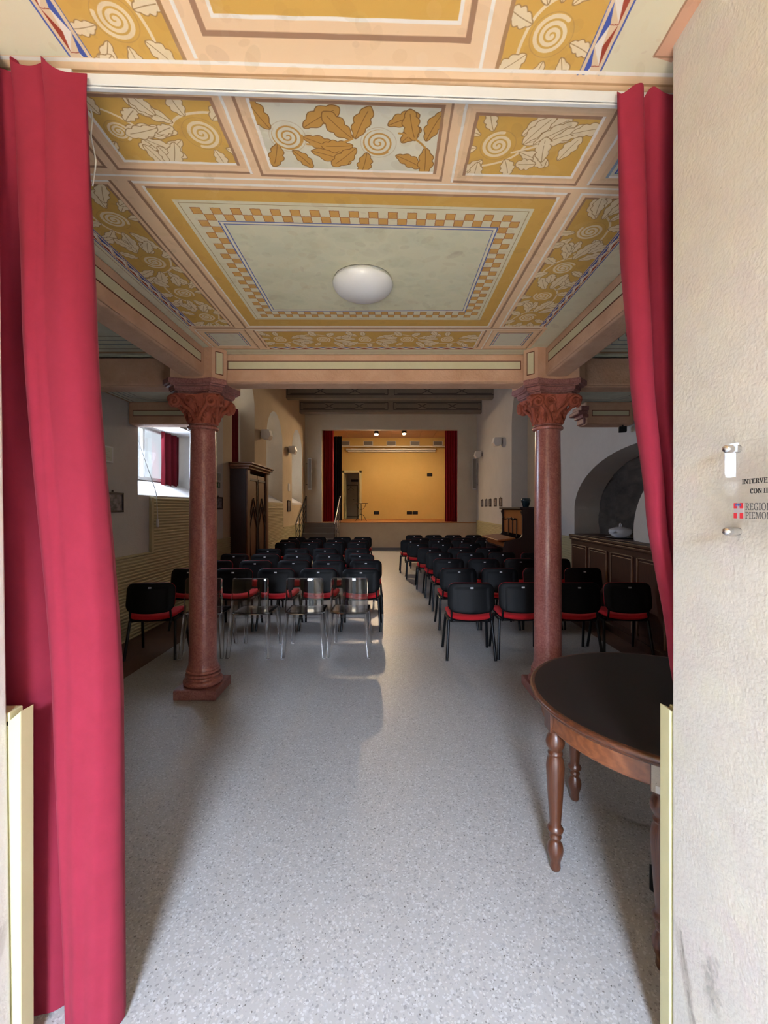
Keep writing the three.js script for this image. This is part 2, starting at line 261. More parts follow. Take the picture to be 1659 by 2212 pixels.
  // ---- first row of three coffers
  const coffer = (ox0, ox1, oz0, oz1, ix0, ix1, iz0, iz1, fill, so, si) => { rect(ox0, ox1, oz0, oz1, C.peachD); border(ox0, ox1, oz0, oz1, 0.011, so); rect(ox0 + 0.012, ox1 - 0.012, oz0 + 0.012, oz1 - 0.012, C.peach); rect(ix0 - 0.03, ix1 + 0.03, iz0 - 0.025, iz1 + 0.025, '#e9c49c'); rect(ix0, ix1, iz0, iz1, fill); border(ix0 - 0.01, ix1 + 0.01, iz0 - 0.012, iz1 + 0.012, 0.012, si); };
  coffer(-1.08, -0.545, 1.40, 1.785, -1.02, -0.592, 1.468, 1.73, C.gold, [W, B, B, W], [B, W, W, B]);
  clip(-1.02, -0.592, 1.468, 1.73, () => { scroll(-0.672, 1.60, 1.12, 3.2, 1); scroll(-0.965, 1.60, 0.95, 0.4, -1, C.leaf, C.gold, 0.045); for (const [a, b, g, l] of [[-0.86, 1.66, 1.2, 0.07], [-0.8, 1.53, -2.2, 0.08], [-0.79, 1.64, 1.9, 0.09], [-0.82, 1.58, 2.8, 0.1]]) leaf(a, b, g, l, 0.024); });
  coffer(-0.515, 0.222, 1.40, 1.795, -0.46, 0.184, 1.465, 1.745, C.grey, [W, B, B, B], [B, W, W, B]);
  { const lf = '#c29047', ln = '#7c5426'; clip(-0.46, 0.184, 1.465, 1.745, () => {
    for (const [a, b, g, l, w] of [[-0.42, 1.57, -2.1, 0.1, 0.03], [-0.30, 1.56, -0.65, 0.12, 0.03], [-0.31, 1.6, 0.35, 0.11, 0.026], [-0.41, 1.63, 1.8, 0.09, 0.024], [-0.36, 1.66, 0.8, 0.08, 0.02], [-0.29, 1.66, 0.25, 0.12, 0.028], [-0.13, 1.6, -2.4, 0.11, 0.03], [-0.12, 1.6, -1.25, 0.11, 0.026], [-0.13, 1.63, 3.0, 0.09, 0.024], [-0.12, 1.64, 2.3, 0.1, 0.026], [-0.08, 1.66, 1.7, 0.08, 0.024], [0.0, 1.54, -0.5, 0.09, 0.024], [0.03, 1.67, 0.4, 0.09, 0.024], [0.05, 1.61, -0.9, 0.07, 0.022], [0.1, 1.6, -1.9, 0.1, 0.026], [0.14, 1.6, -1.3, 0.1, 0.024], [0.14, 1.63, 1.4, 0.1, 0.026]]) leaf(a, b, g, l, w, lf, ln);
    stem([[-0.3, 1.63], [-0.2, 1.64], [-0.13, 1.6]], 0.008, lf); stem([[0.04, 1.57], [0.1, 1.58], [0.14, 1.63]], 0.008, lf);
    rosette(-0.365, 1.6, 0.062, C.grey, lf, 1); rosette(-0.035, 1.615, 0.062, C.grey, lf, 2); }); }
  coffer(0.258, 0.788, 1.415, 1.80, 0.312, 0.745, 1.488, 1.748, C.gold, [W, B, W, B], [B, W, B, W]);
  clip(0.312, 0.745, 1.488, 1.748, () => { scroll(0.41, 1.61, 1.1, -0.15, 1); for (const [a, b, g, l] of [[0.5, 1.6, -1.1, 0.11], [0.54, 1.6, -0.75, 0.12], [0.6, 1.58, -0.5, 0.12], [0.66, 1.55, -0.35, 0.09], [0.6, 1.68, -1.9, 0.09], [0.66, 1.67, -1.3, 0.09], [0.58, 1.69, 3.0, 0.06], [0.35, 1.69, 1.5, 0.08]]) leaf(a, b, g, l, 0.024); stem([[0.47, 1.64], [0.58, 1.6], [0.7, 1.55]], 0.009, C.leaf); });
  coffer(0.83, 1.5, 1.42, 1.795, 0.9, 1.5, 1.49, 1.74, C.grey, [W, B, W, null], [B, W, '#8fa0b5', null]); border(0.915, 1.5, 1.50, 1.728, 0.006, [C.blue, '#6f9aa0', C.blue, null]);
  coffer(-1.6, -1.115, 1.40, 1.775, -1.6, -1.18, 1.47, 1.72, C.grey, [W, B, null, B], [B, W, null, B]);
  // ---- the large coffer with the lamp
  line([-1.55, 1.812], [1.4, 1.812], 0.01, W);
  rect(-1.075, 0.785, 1.84, 3.29, C.peachD); border(-1.075, 0.785, 1.84, 3.29, 0.014, [W, W, B, B]); rect(-1.055, 0.765, 1.855, 3.272, C.peach); border(-1.035, 0.748, 1.868, 3.258, 0.014, [B, W, W, W]);
  rect(-1.024, 0.738, 1.882, 3.247, C.gold); rect(-0.948, 0.662, 1.945, 3.14, C.cream); border(-0.93, 0.645, 1.963, 3.125, 0.003, ['#a48a5c', '#a48a5c', '#a48a5c', '#a48a5c']);
  { const x0 = -0.892, x1 = 0.624, z0 = 1.992, z1 = 3.10, q = 0.0446; rect(x0, x1, z0, z1, C.cream);
    const nx = Math.round((x1 - x0) / q), nz = Math.round((z1 - z0) / q), ax = (x1 - x0) / nx, az = (z1 - z0) / nz;
    const cell = (i, j) => { const a = x0 + i * ax, b = z0 + j * az; rect(a, a + ax, b, b + az, C.check); border(a, a + ax, b, b + az, 0.0024, ['#9c5a34', '#9c5a34', '#9c5a34', '#9c5a34']); };
    for (let i = 0; i < nx; i++) for (let j = 0; j < nz; j++) { const ring = Math.min(i, nx - 1 - i, j, nz - 1 - j); if (ring > 1) continue; if ((i + j) % 2 === 0) cell(i, j); }
    rect(x0 + 2 * ax, x1 - 2 * ax, z0 + 2 * az, z1 - 2 * az, C.cream);
    for (const [o, w] of [[0.002, 0.005], [0.012, 0.003], [0.022, 0.0045]]) border(x0 + 2 * ax + o, x1 - 2 * ax - o, z0 + 2 * az + o, z1 - 2 * az - o, w, [C.blue, C.blue, C.blue, C.blue].map((b) => o === 0.012 ? W : b));
    rect(-0.773, 0.51, 2.11, 2.98, '#e0dcc0');
    for (let i = 0; i < 260; i++) { const X = R(-0.77, 0.5), Z = R(2.1, 2.98), r = R(0.01, 0.06); clip(-0.773, 0.51, 2.11, 2.98, () => { const [px, py] = P(X, Z); x.globalAlpha = 0.045; x.fillStyle = ['#8e9076', '#e6dcbc', '#a5a387'][i % 3]; x.beginPath(); x.ellipse(px, py, r * S * R(1, 2.2), r * S, R(-0.5, 0.5), 0, 7); x.fill(); x.globalAlpha = 1; }); }
  }
  // ---- garlands along the sides
  for (const [g0, g1, r0, r1, cx, dir, o, i] of [[-1.425, -1.17, -1.478, -1.43, -1.285, 1, -1, 0], [0.858, 1.125, 1.13, 1.176, 0.99, -1, 1, 0]]) {
    rect(g0 - 0.3, g1 + 0.3, 1.84, 1.84, C.peach); border(Math.min(g0, g1) - 0.028, g1 + 0.028, 1.84, 3.275, 0.011, dir > 0 ? [W, B, null, B] : [W, W, W, null]);
    rect(g0, g1, 1.865, 3.25, C.gold); border(g0, g1, 1.865, 3.25, 0.011, dir > 0 ? [B, W, null, B] : [B, W, B, null]);
    clip(g0, g1, 1.865, 3.25, () => { [2.095, 2.435, 2.77, 3.10].forEach((z, n) => scroll(cx, z, 1.14, dir > 0 ? 1.75 : -1.4, n % 2 ? -1 : 1)); leaf(cx - 0.03, 1.98, -1.9, 0.1, 0.025); leaf(cx + 0.03, 1.98, -1.2, 0.1, 0.025); });
    if (dir > 0) { rect(-1.6, r0, 1.82, 3.9, C.cream); ribbonZ(r0, r1, 1.86, 3.25, true, 0.115); line([-1.5, 1.84], [-1.5, 3.8], 0.003, C.brown); } else { rect(r1, 1.5, 1.82, 3.9, C.cream); ribbonZ(r0, r1, 1.86, 3.25, false, 0.115); }
  }
  // ---- last row: two small coffers and a garland
  rect(-1.5, 1.2, 3.285, 3.70, C.peach); line([-1.45, 3.30], [1.15, 3.30], 0.008, B); line([-1.05, 3.318], [0.8, 3.318], 0.01, W);
  rect(-1.0, 0.725, 3.35, 3.665, C.gold); border(-1.03, 0.755, 3.33, 3.69, 0.012, [W, null, B, B]); border(-1.0, 0.725, 3.35, 3.665, 0.008, [B, null, B, W]);
  clip(-1.0, 0.725, 3.35, 3.665, () => { [-0.86, -0.52, -0.18, 0.15, 0.48].forEach((X, n) => scroll(X, 3.51, 1.1, 0.15, n % 2 ? -1 : 1)); });
  rect(-1.0, 0.725, 3.67, 3.72, '#e3c9a6'); clip(-1.0, 0.725, 3.67, 3.72, () => { for (let X = -1.0; X < 0.75; X += 0.1) { poly([[X, 3.675], [X + 0.1, 3.675], [X + 0.05, 3.695]], C.blue); poly([[X - 0.05, 3.715], [X + 0.05, 3.715], [X, 3.695]], C.red); poly([[X, 3.675], [X + 0.05, 3.695], [X + 0.1, 3.715], [X + 0.05, 3.715]], '#f0e6da'); } });
  rect(-1.6, 1.5, 3.73, 3.9, C.cream); line([-1.5, 3.735], [1.3, 3.735], 0.004, B); line([-1.5, 3.79], [1.3, 3.79], 0.003, B);
  for (const [a, b] of [[-1.395, -1.16], [0.865, 1.10]]) { rect(a - 0.075, b + 0.075, 3.315, 3.72, C.peachD); border(a - 0.075, b + 0.075, 3.315, 3.72, 0.008, [W, B, W, B]); rect(a - 0.055, b + 0.055, 3.335, 3.70, C.peach); rect(a, b, 3.39, 3.63, C.grey); border(a - 0.02, b + 0.02, 3.37, 3.65, 0.01, [B, W, '#7f8796', '#7f8796']); border(a, b, 3.39, 3.63, 0.004, [C.blue, C.blue, C.blue, C.blue]); }
  // weathering of the paint: small specks and blotches
  for (let i = 0; i < 2600; i++) { x.globalAlpha = R(0.02, 0.07); x.fillStyle = ['#6f5638', '#fff2df', '#a0763f'][i % 3]; const r = R(1, 16); x.beginPath(); x.ellipse(R(0, 2048), R(0, 2048), r * R(1, 2.5), r, R(0, 3), 0, 7); x.fill(); } x.globalAlpha = 1;
  return canvasTex(c, true, THREE.MirroredRepeatWrapping);
}
M.fresco = std({ map: frescoes(), roughness: 0.9, bumpMap: plasterBump, bumpScale: 0.001 });
M.fresco.bumpMap = null;
function aisleTex() {
  const c = canvas(1024, 1024), x = c.getContext('2d'); seed = 9; x.fillStyle = '#cfd0bd'; x.fillRect(0, 0, 1024, 1024);
  for (let i = 0; i < 900; i++) { x.globalAlpha = 0.05; x.fillStyle = ['#8f957f', '#dcd6bd'][i % 2]; const r = R(8, 50); x.beginPath(); x.ellipse(R(0, 1024), R(0, 1024), r * 2, r, R(0, 3), 0, 7); x.fill(); } x.globalAlpha = 1;
  for (const [o, w, col, ch] of [[20, 16, '#a98a6a', 0], [52, 5, '#5d4a3a', 0], [90, 6, '#5a6a78', 130], [120, 4, '#5a6a78', 110], [150, 4, '#5d4a3a', 90]]) { x.strokeStyle = col; x.lineWidth = w; x.beginPath(); const a = o, b = 1024 - o; [[a + ch, a], [b - ch, a], [b, a + ch], [b, b - ch], [b - ch, b], [a + ch, b], [a, b - ch], [a, a + ch]].forEach((p) => x.lineTo(...p)); x.closePath(); x.stroke(); }
  return canvasTex(c, true, THREE.ClampToEdgeWrapping);
}
M.aisle = std({ map: aisleTex(), roughness: 0.9 });
const uvBy = (g, fn) => { const p = g.attributes.position, u = new Float32Array(p.count * 2); for (let i = 0; i < p.count; i++) { const [a, b] = fn(p.getX(i), p.getY(i), -p.getZ(i)); u[2 * i] = a; u[2 * i + 1] = b; } g.setAttribute('uv', new THREE.BufferAttribute(u, 2)); return g; };
const frescoUV = (X, Y, d) => [(X + 1.6) / 3, 1 - (d - 0.9) / 3];
// ---------------------------------------------------------------- structure
const RW = 2.88, RK = 0.0345; // right wall: x = RW + RK d
const rw = (d) => RW + RK * d;
struct('floor', box(-4.2, 4.2, -0.12, 0, -2.2, 22.6), M.floor, 'pale grey speckled terrazzo floor of the hall', 'floor');
tag(struct('floor_strip', rbox(-3.24, -2.55, -0.02, 0.004, 1.3, 17.0, 0.003), M.brownFloor, 'brown floor strip along the wall with the window', 'floor'));
struct('floor_strip', rbox(2.66, 3.02, -0.02, 0.004, 1.3, 16.9, 0.003), M.brownFloor, 'brown floor strip along the wooden counter', 'floor');
tag(obj('pavement', box(-12, 12, -0.2, -0.02, -14, -2.2), M.outdoor), 'grey paving outside the entrance', 'pavement', undefined, 'structure');
scene.getObjectByName('floor_strip').userData.label = 'brown floor strip along the wall with the window';
// ceilings over the painted bays
struct('ceiling', uvBy(box(-1.6, 1.4, 3.0, 3.2, -2.3, 3.9), frescoUV), M.fresco, 'cream and gold frescoed ceiling with painted coffers and oak leaf scrolls', 'ceiling');
{ const g = (x0, x1, d0, d1, X0, X1, D0, D1) => uvBy(box(x0, x1, 3.0, 3.2, d0, d1), (X, Y, d) => [(X - X0) / (X1 - X0), (d - D0) / (D1 - D0)]);
  struct('ceiling', [g(-3.26, -1.7, 1.29, 3.9, -3.26, -1.7, 1.0, 3.86)], M.aisle, 'pale green painted ceiling above the side aisle by the window', 'ceiling');
  struct('ceiling', [g(1.5, 3.12, 1.29, 3.9, 1.5, 3.1, 1.0, 3.86)], M.aisle, 'pale green painted ceiling above the side aisle by the counter', 'ceiling');
  const diag = (s, xw, label) => { const sh = polyShape([[s * 1.55, 3.86], [s * 2.42, 5.7], [xw, 5.7], [xw, 3.86]]); const e = extrude(sh, 0.2); e.applyMatrix4(new THREE.Matrix4().makeBasis(new THREE.Vector3(1, 0, 0), new THREE.Vector3(0, 0, -1), new THREE.Vector3(0, 1, 0))); e.translate(0, 2.97, 0);
    struct('ceiling', uvBy(metres(e), (X, Y, d) => [(Math.abs(X) - 1.3) / (Math.abs(xw) - 1.3), (d - 4.0) / 1.55]), M.aisle, label, 'ceiling'); };
  diag(-1, -3.26, 'painted low ceiling between the marble column and the window beam'); diag(1, 3.1, 'painted low ceiling between the marble column and the counter beam');
}
struct('ceiling', box(-3.9, 4.2, 5.6, 5.8, 3.6, 17.4), M.proscenium, 'high plain ceiling of the hall before the stage', 'ceiling');
// the front of the low bays, above the beams
struct('wall_front', [box(-1.92, 1.74, 2.98, 5.6, 3.9, 4.05), box(-3.3, -2.4, 2.98, 5.6, 5.5, 5.64), box(2.4, 3.2, 2.98, 5.6, 5.5, 5.64), ...[-1, 1].map((s) => { const g = new THREE.BoxGeometry(0.14, 2.62, 1.78); g.rotateY(-s * -0.42 * -1); g.translate(s * 2.02, 4.29, -4.8); return metres(g); })], M.warmWall, 'upper plaster wall above the painted beams', 'wall');
// beams with painted cream panels outlined in brown
function beam(label, x0, x1, d0, d1, y0, y1, panels) {
  const g = thing('beam', label, 'beam'); g.userData.kind = 'structure';
  obj('beam_body', rbox(x0, x1, y0, y1, d0, d1, 0.03, 3), M.salmon, g);
  for (const [a, b] of panels) { obj('panel_outline', a, M.lineBrown, g); obj('painted_panel', b, M.panelCream, g); }
  return g;
}
const faceD = (x0, x1, y0, y1, d, e) => [box(x0 - 0.008, x1 + 0.008, y0 - 0.008, y1 + 0.008, d - 0.0015, d + 0.02), box(x0, x1, y0, y1, d - 0.003, d + 0.02)];
const faceX = (x, y0, y1, d0, d1, s) => [box(x - 0.0015 - (s > 0 ? 0.02 : 0), x + 0.0015 + (s < 0 ? 0.02 : 0), y0 - 0.008, y1 + 0.008, d0 - 0.008, d1 + 0.008), box(x - 0.003 - (s > 0 ? 0.02 : 0), x + 0.003 + (s < 0 ? 0.02 : 0), y0, y1, d0, d1)];
beam('salmon painted beam spanning between the two marble columns', -1.47, 1.26, 3.84, 4.05, 2.745, 3.01, [faceD(-1.40, 1.16, 2.868, 2.932, 3.84)]);
beam('salmon painted beam from the column to the window wall', -3.24, -1.82, 3.86, 4.06, 2.72, 3.01, []);
beam('salmon painted beam from the column to the counter wall', 1.62, 3.05, 3.86, 4.06, 2.72, 3.01, []);
beam('salmon painted beam running from the entrance to the column on the window side', -1.75, -1.55, 1.3, 3.72, 2.76, 3.01, [faceX(-1.55, 2.868, 2.93, 1.4, 3.62, 1)]);
beam('salmon painted beam running from the entrance to the column on the counter side', 1.33, 1.53, 1.3, 3.72, 2.76, 3.01, [faceX(1.33, 2.868, 2.93, 1.4, 3.62, -1)]);
beam('short beam with rounded end above the window niche', -3.24, -2.42, 5.45, 5.68, 2.69, 2.98, [faceD(-3.17, -2.50, 2.80, 2.86, 5.45)]);
{ const b = beam('short beam with moulded end above the stone arch', 2.46, 3.07, 5.45, 5.68, 2.69, 2.98, [faceD(2.55, 3.0, 2.80, 2.86, 5.45)]);
  obj('moulded_corbel', [rbox(2.40, 2.5, 2.86, 2.92, 5.43, 5.7, 0.01), rbox(2.36, 2.48, 2.815, 2.865, 5.42, 5.71, 0.015), rbox(2.42, 2.5, 2.775, 2.82, 5.44, 5.69, 0.01), rbox(2.44, 2.52, 2.70, 2.78, 5.46, 5.67, 0.02)], M.marbleRough, b); }
for (const [cx, w] of [[-1.65, 'window'], [1.43, 'counter']]) {
  const b = thing('impost_block', 'plaster block carrying the beams above the column on the ' + w + ' side', 'block', [cx, 0, 3.93]); b.userData.kind = 'structure';
  obj('block_body', [metres(extrude(abacusShape(0.265, 0.09, 0.035), 0.27).rotateX(-Math.PI / 2).translate(0, 2.74, 0))], M.salmon, b);
  const s = cx < 0 ? 1 : -1; const onCut = (o) => { o.rotation.y = s * Math.PI / 4; }; onCut(obj('panel_outline', lbox(0.07, 0.195, 0.01, 0, 2.875, 0.3075, 0), M.lineBrown, b)); onCut(obj('painted_panel', lbox(0.054, 0.179, 0.012, 0, 2.875, 0.308, 0), M.panelCream, b));
}
function abacusShape(h, cut, hollow) { // square with hollow sides and cut corners
  const s = new THREE.Shape(); s.moveTo(-h + cut, -h);
  for (let q = 0; q < 4; q++) { const c = Math.cos(q * Math.PI / 2), n = Math.sin(q * Math.PI / 2), T = (a, b) => [a * c - b * n, a * n + b * c]; s.quadraticCurveTo(...T(0, -h + 2 * hollow), ...T(h - cut, -h)); s.lineTo(...T(h, -h + cut)); }
  return s;
}
// ---- walls of the entrance passage and the wall around its opening
{ const c = canvas(512, 2048), x = c.getContext('2d'); seed = 15; x.fillStyle = '#d8d4cc'; x.fillRect(0, 0, 512, 2048);
  for (let i = 0; i < 1500; i++) { x.globalAlpha = 0.05; x.fillStyle = ['#c9bda9', '#eae5dc', '#d1c9bd'][i % 3]; const r = R(4, 40); x.beginPath(); x.ellipse(R(0, 512), R(0, 2048), r, r * R(1, 2), R(0, 3), 0, 7); x.fill(); }
  // scuffs and bare plaster low on the wall by the corner: u = (d - 0.55) / 0.75, v = y / 3
  const U = (d) => (d - 0.55) / 0.75 * 512, Y = (y) => 2048 - y / 3 * 2048;
  for (let i = 0; i < 170; i++) { x.globalAlpha = R(0.06, 0.24); x.fillStyle = ['#a9a49c', '#8f8a82', '#bdb7ac'][i % 3]; const d = 1.13 + R(-0.045, 0.045) * R(0.2, 1), y = 0.42 + R(-0.1, 0.1) * R(0.2, 1); x.beginPath(); x.ellipse(U(d), Y(y), R(1, 7), R(2, 12), R(-0.7, 0.3), 0, 7); x.fill(); }
  x.lineCap = 'round'; for (let i = 0; i < 26; i++) { const t = i / 26, d = 1.265 - 0.13 * t + R(-0.01, 0.01), y = 0.44 - 0.40 * t; x.globalAlpha = R(0.12, 0.3); x.strokeStyle = ['#a39a8e', '#c4bbb0', '#b4aca2'][i % 3]; x.lineWidth = R(12, 26); x.beginPath(); x.moveTo(U(d), Y(y)); x.lineTo(U(d - R(0.005, 0.02)), Y(y - R(0.03, 0.07))); x.stroke(); }
  for (let i = 0; i < 46; i++) { const t = rnd(), d = 1.27 - 0.15 * t + R(-0.012, 0.012), y = 0.47 - 0.42 * t + R(-0.02, 0.02); x.globalAlpha = R(0.12, 0.35); x.strokeStyle = ['#8d857a', '#a79f94', '#766f66', '#c6beb2'][i % 4]; x.lineWidth = R(2, 9); x.beginPath(); x.moveTo(U(d), Y(y)); x.lineTo(U(d - R(0.005, 0.03)), Y(y - R(0.02, 0.09))); x.stroke(); }
  x.globalAlpha = 1; const t = canvasTex(c, true, THREE.MirroredRepeatWrapping);
  M.jamb = std({ map: t, roughness: 0.93 }); M.jamb.bumpMap = plasterBump.clone(); M.jamb.bumpMap.repeat.set(2.4, 9.6); M.jamb.bumpScale = 0.0011;
}
const jambUV = (X, Y, d) => [(d - 0.55) / 0.75, Y / 3];
struct('wall_right', uvBy(rbox(0.835, 1.25, 0, 3.02, -2.2, 1.29, 0.012), jambUV), M.jamb, 'rough off-white plaster wall beside the entrance with scuffed corner', 'wall');
{ const g = rbox(-1.55, -1.135, 0, 3.02, -2.2, 1.29, 0.012), p = g.attributes.position; for (let i = 0; i < p.count; i++) p.setX(i, p.getX(i) + 0.03 * (1 - p.getY(i) / 2.2)); struct('wall_left', uvBy(g, jambUV), M.jamb, 'off-white plaster wall beside the long red curtain', 'wall'); }
struct('wall_near', [box(-3.84, -1.16, 0, 3.1, 1.11, 1.289), box(0.87, 3.5, 0, 3.1, 1.11, 1.289)], M.white, 'plaster wall with the wide opening into the hall', 'wall');
struct('wall_entrance', [box(-1.6, -0.75, 0, 3.02, -2.38, -2.2), box(0.43, 1.3, 0, 3.02, -2.38, -2.2), box(-0.75, 0.43, 2.5, 3.02, -2.38, -2.2)], M.white, 'plaster wall around the open entrance door', 'wall');
// cream boards that cap the wainscot at both sides of the opening
const trimBoard = (name, label, geo, cap) => { const o = thing(name, label, 'trim'); o.userData.kind = 'structure'; obj('upright_board', geo, M.trim, o); obj('top_board', cap, M.trim, o); };
trimBoard('trim_1', 'cream mitred trim board on the wall end behind the left edge of the red curtain', polyPrism([[-1.25, 0.0], [-1.087, 0.0], [-1.087, 1.045], [-1.115, 1.02], [-1.25, 1.0]], 1.292, 1.341), rbox(-1.6, -1.118, 1.003, 1.045, 1.292, 1.341, 0.003));
scene.getObjectByName('trim_1').userData.label = 'cream mitred trim board at the foot of the large red curtain';
trimBoard('trim_2', 'cream mitred trim board between the plaster wall and the round table', polyPrism([[0.834, 0], [0.90, 0], [0.90, 1.02], [0.834, 1.05]], 1.292, 1.338), rbox(0.86, 1.3, 1.022, 1.05, 1.292, 1.338, 0.003));
function polyPrism(pts, d0, d1) { const g = extrude(polyShape(pts), d1 - d0 - 0.006, { bevelEnabled: true, bevelThickness: 0.003, bevelSize: 0.003, bevelSegments: 2 }); g.translate(0, 0, -d1 + 0.003); return metres(g); }
// ---- left wall with window niches
const archHole = (d0, d1, y0, ys) => { const p = new THREE.Path(), r = (d1 - d0) / 2; p.moveTo(d0, y0); p.lineTo(d1, y0); p.lineTo(d1, ys); p.absarc((d0 + d1) / 2, ys, r, 0, Math.PI, false); p.lineTo(d0, y0); return p; };
const rectHole = (d0, d1, y0, y1) => { const p = new THREE.Path(); p.moveTo(d0, y0); p.lineTo(d1, y0); p.lineTo(d1, y1); p.lineTo(d0, y1); p.closePath(); return p; };
{ const near = polyShape([[1.1, 0], [8.6, 0], [8.6, 5.7], [1.1, 5.7]]); near.holes.push(rectHole(5.67, 7.85, 1.80, 2.90));
  struct('wall_left', sideWall(near, -3.24, 0, 0.6, -1), M.aisleWall, 'grey-white plaster wall with the small bright window', 'wall');
  const far = polyShape([[8.6, 0], [17.4, 0], [17.4, 5.7], [8.6, 5.7]]); far.holes.push(archHole(9.1, 10.63, 2.3, 4.0), archHole(11.66, 13.45, 1.80, 3.5), archHole(14.75, 16.5, 1.80, 3.55));
  struct('wall_left', sideWall(far, -3.24, 0, 0.6, -1), M.warmWall, 'cream plaster wall with tall arched window niches before the stage', 'wall');
  // sloping sills
  const sill = (d0, d1, y0, y1, m, label) => { const g = extrude(polyShape([[-3.85, y0 - 0.05], [-3.238, y0 - 0.05], [-3.238, y0 + 0.02], [-3.85, y1]]), d1 - d0); g.translate(0, 0, -d1); struct('window_sill', metres(g), m, label, 'sill'); };
  sill(5.67, 7.85, 1.80, 2.1, M.white, 'sloping plaster sill under the small bright window'); sill(11.66, 13.45, 1.80, 2.15, M.white, 'sloping sill of the arched niche beside the dark cupboard'); sill(14.75, 16.5, 1.80, 2.15, M.white, 'sloping sill of the arched niche beside the stage stairs');
  // windows: frame and pane at the outer face
  [[5.75, 7.8, 2.08, 2.92, 'window with white frame over the sloping sill, red curtain half across it'], [9.2, 10.55, 2.4, 4.75, 'tall arched window behind the dark carved cupboard'], [11.75, 13.35, 2.1, 4.4, 'tall arched window in the niche beside the cupboard'], [14.85, 16.4, 2.1, 4.4, 'tall arched window in the niche beside the stage']].forEach(([a, b, y0, y1, label], i) => {
    const w = thing('window_' + (i + 1), label, 'window'); w.userData.kind = 'structure'; w.name = 'window_' + (i + 1);
    const m = (a + b) / 2; obj('window_frame', [box(-3.83, -3.77, y0, y0 + 0.05, a, b), box(-3.83, -3.77, y1 - 0.05, y1, a, b), box(-3.83, -3.77, y0, y1, a, a + 0.05), box(-3.83, -3.77, y0, y1, b - 0.05, b), box(-3.83, -3.78, y0, y1, m - 0.025, m + 0.025)], M.whitePaint, w);
    obj('pane', box(-3.775, -3.772, y0 + 0.05, y1 - 0.05, a + 0.05, m - 0.025), M.glassPane, w); obj('pane', box(-3.775, -3.772, y0 + 0.05, y1 - 0.05, m + 0.025, b - 0.05), M.glassPane, w);
  });
}
// ---- right wall with the stone arch and a tall recess
{ const sh = polyShape([[1.1, 0], [17.4, 0], [17.4, 5.7], [1.1, 5.7]]), p = new THREE.Path(); p.moveTo(3.15, 1.0); p.lineTo(7.35, 1.0); p.lineTo(7.35, 1.62); p.absellipse(5.25, 1.62, 2.1, 0.83, 0, Math.PI, false); p.lineTo(3.15, 1.0); sh.holes.push(p, archHole(9.0, 11.6, 0.9, 3.75));
  struct('wall_right', sideWall(sh, RW, RK, 0.42, 1), M.aisleWall, 'white plaster wall with the stone arch and five small pictures', 'wall');
  const back = polyShape([[2.9, 0.9], [7.6, 0.9], [7.6, 2.7], [2.9, 2.7]]);
  { const g = new THREE.PlaneGeometry(4.8, 1.9, 120, 48), q = g.attributes.position; for (let i = 0; i < q.count; i++) { const a = q.getX(i) + 2.4, b = q.getY(i) + 0.95, f = F3[(Math.floor(Math.max(0, b) * 190) % 512) * 512 + Math.floor(Math.max(0, a) * 190) % 512]; q.setZ(i, 0.09 * (f - 0.5)); } g.computeVertexNormals(); g.rotateY(-Math.PI / 2); g.rotateY(-Math.atan(RK)); g.translate(rw(5.2) + 0.42, 1.8, -5.2); struct('wall_niche', g, M.stone, 'dark rough stone wall at the back of the low arch', 'wall'); }
  struct('wall_niche', sideWall(back, RW + 0.5, RK, 0.1, 1), M.stone, 'masonry behind the stone arch', 'wall');
  struct('wall_recess', sideWall(polyShape([[8.8, 0.7], [11.8, 0.7], [11.8, 5.2], [8.8, 5.2]]), RW + 0.42, RK, 0.1, 1), M.warmWall, 'plaster back of the tall recess behind the piano', 'wall');
  { const g = new THREE.SphereGeometry(1, 40, 24); g.scale(0.34, 0.85, 0.78); g.translate(rw(5.2) + 0.44, 1.32, -5.25); struct('oven_hood', metres(g), M.aisleWall, 'whitewashed rounded hood inside the stone arch', 'hood'); }
}
// ---- ribbed wainscot
function ribbed(face, x, k, d0, d1, y0, y1, pitch = 0.042) { // face +1 looks to +x
  const pos = [], n = Math.round((y1 - y0) / pitch), h = (y1 - y0) / n, prof = [[0, y0]];
  for (let i = 0; i < n; i++) { const y = y0 + i * h; prof.push([0.014, y + 0.08 * h], [0.019, y + 0.42 * h], [0.013, y + 0.76 * h], [0.0, y + 0.82 * h], [0.0, y + h]); } prof.push([0, y1]);
  const at = (o, d) => x + k * d + face * (o + 0.012);
  for (let i = 0; i + 1 < prof.length; i++) { const [a, ya] = prof[i], [b, yb] = prof[i + 1], q = [[at(a, d0), ya, -d0], [at(a, d1), ya, -d1], [at(b, d1), yb, -d1], [at(b, d0), yb, -d0]]; const T = face > 0 ? [0, 1, 2, 0, 2, 3] : [0, 2, 1, 0, 3, 2]; T.forEach((t) => pos.push(...q[face > 0 ? t : t])); }
  const back = [[x + k * d0, y0, -d0], [x + k * d1, y0, -d1], [x + k * d1, y1, -d1], [x + k * d0, y1, -d0]]; [0, 1, 2, 0, 2, 3].forEach((t) => pos.push(...back[t]));
  const g = new THREE.BufferGeometry(); g.setAttribute('position', new THREE.Float32BufferAttribute(pos, 3)); g.computeVertexNormals(); return metres(g);
}
const wain = (label, geo, caps) => { const o = thing('wainscot', label, 'wainscot'); o.userData.kind = 'structure'; obj('ribbed_panel', geo, M.wainscot, o); for (const c of caps) obj('cap_moulding', c, M.wainscot, o); };
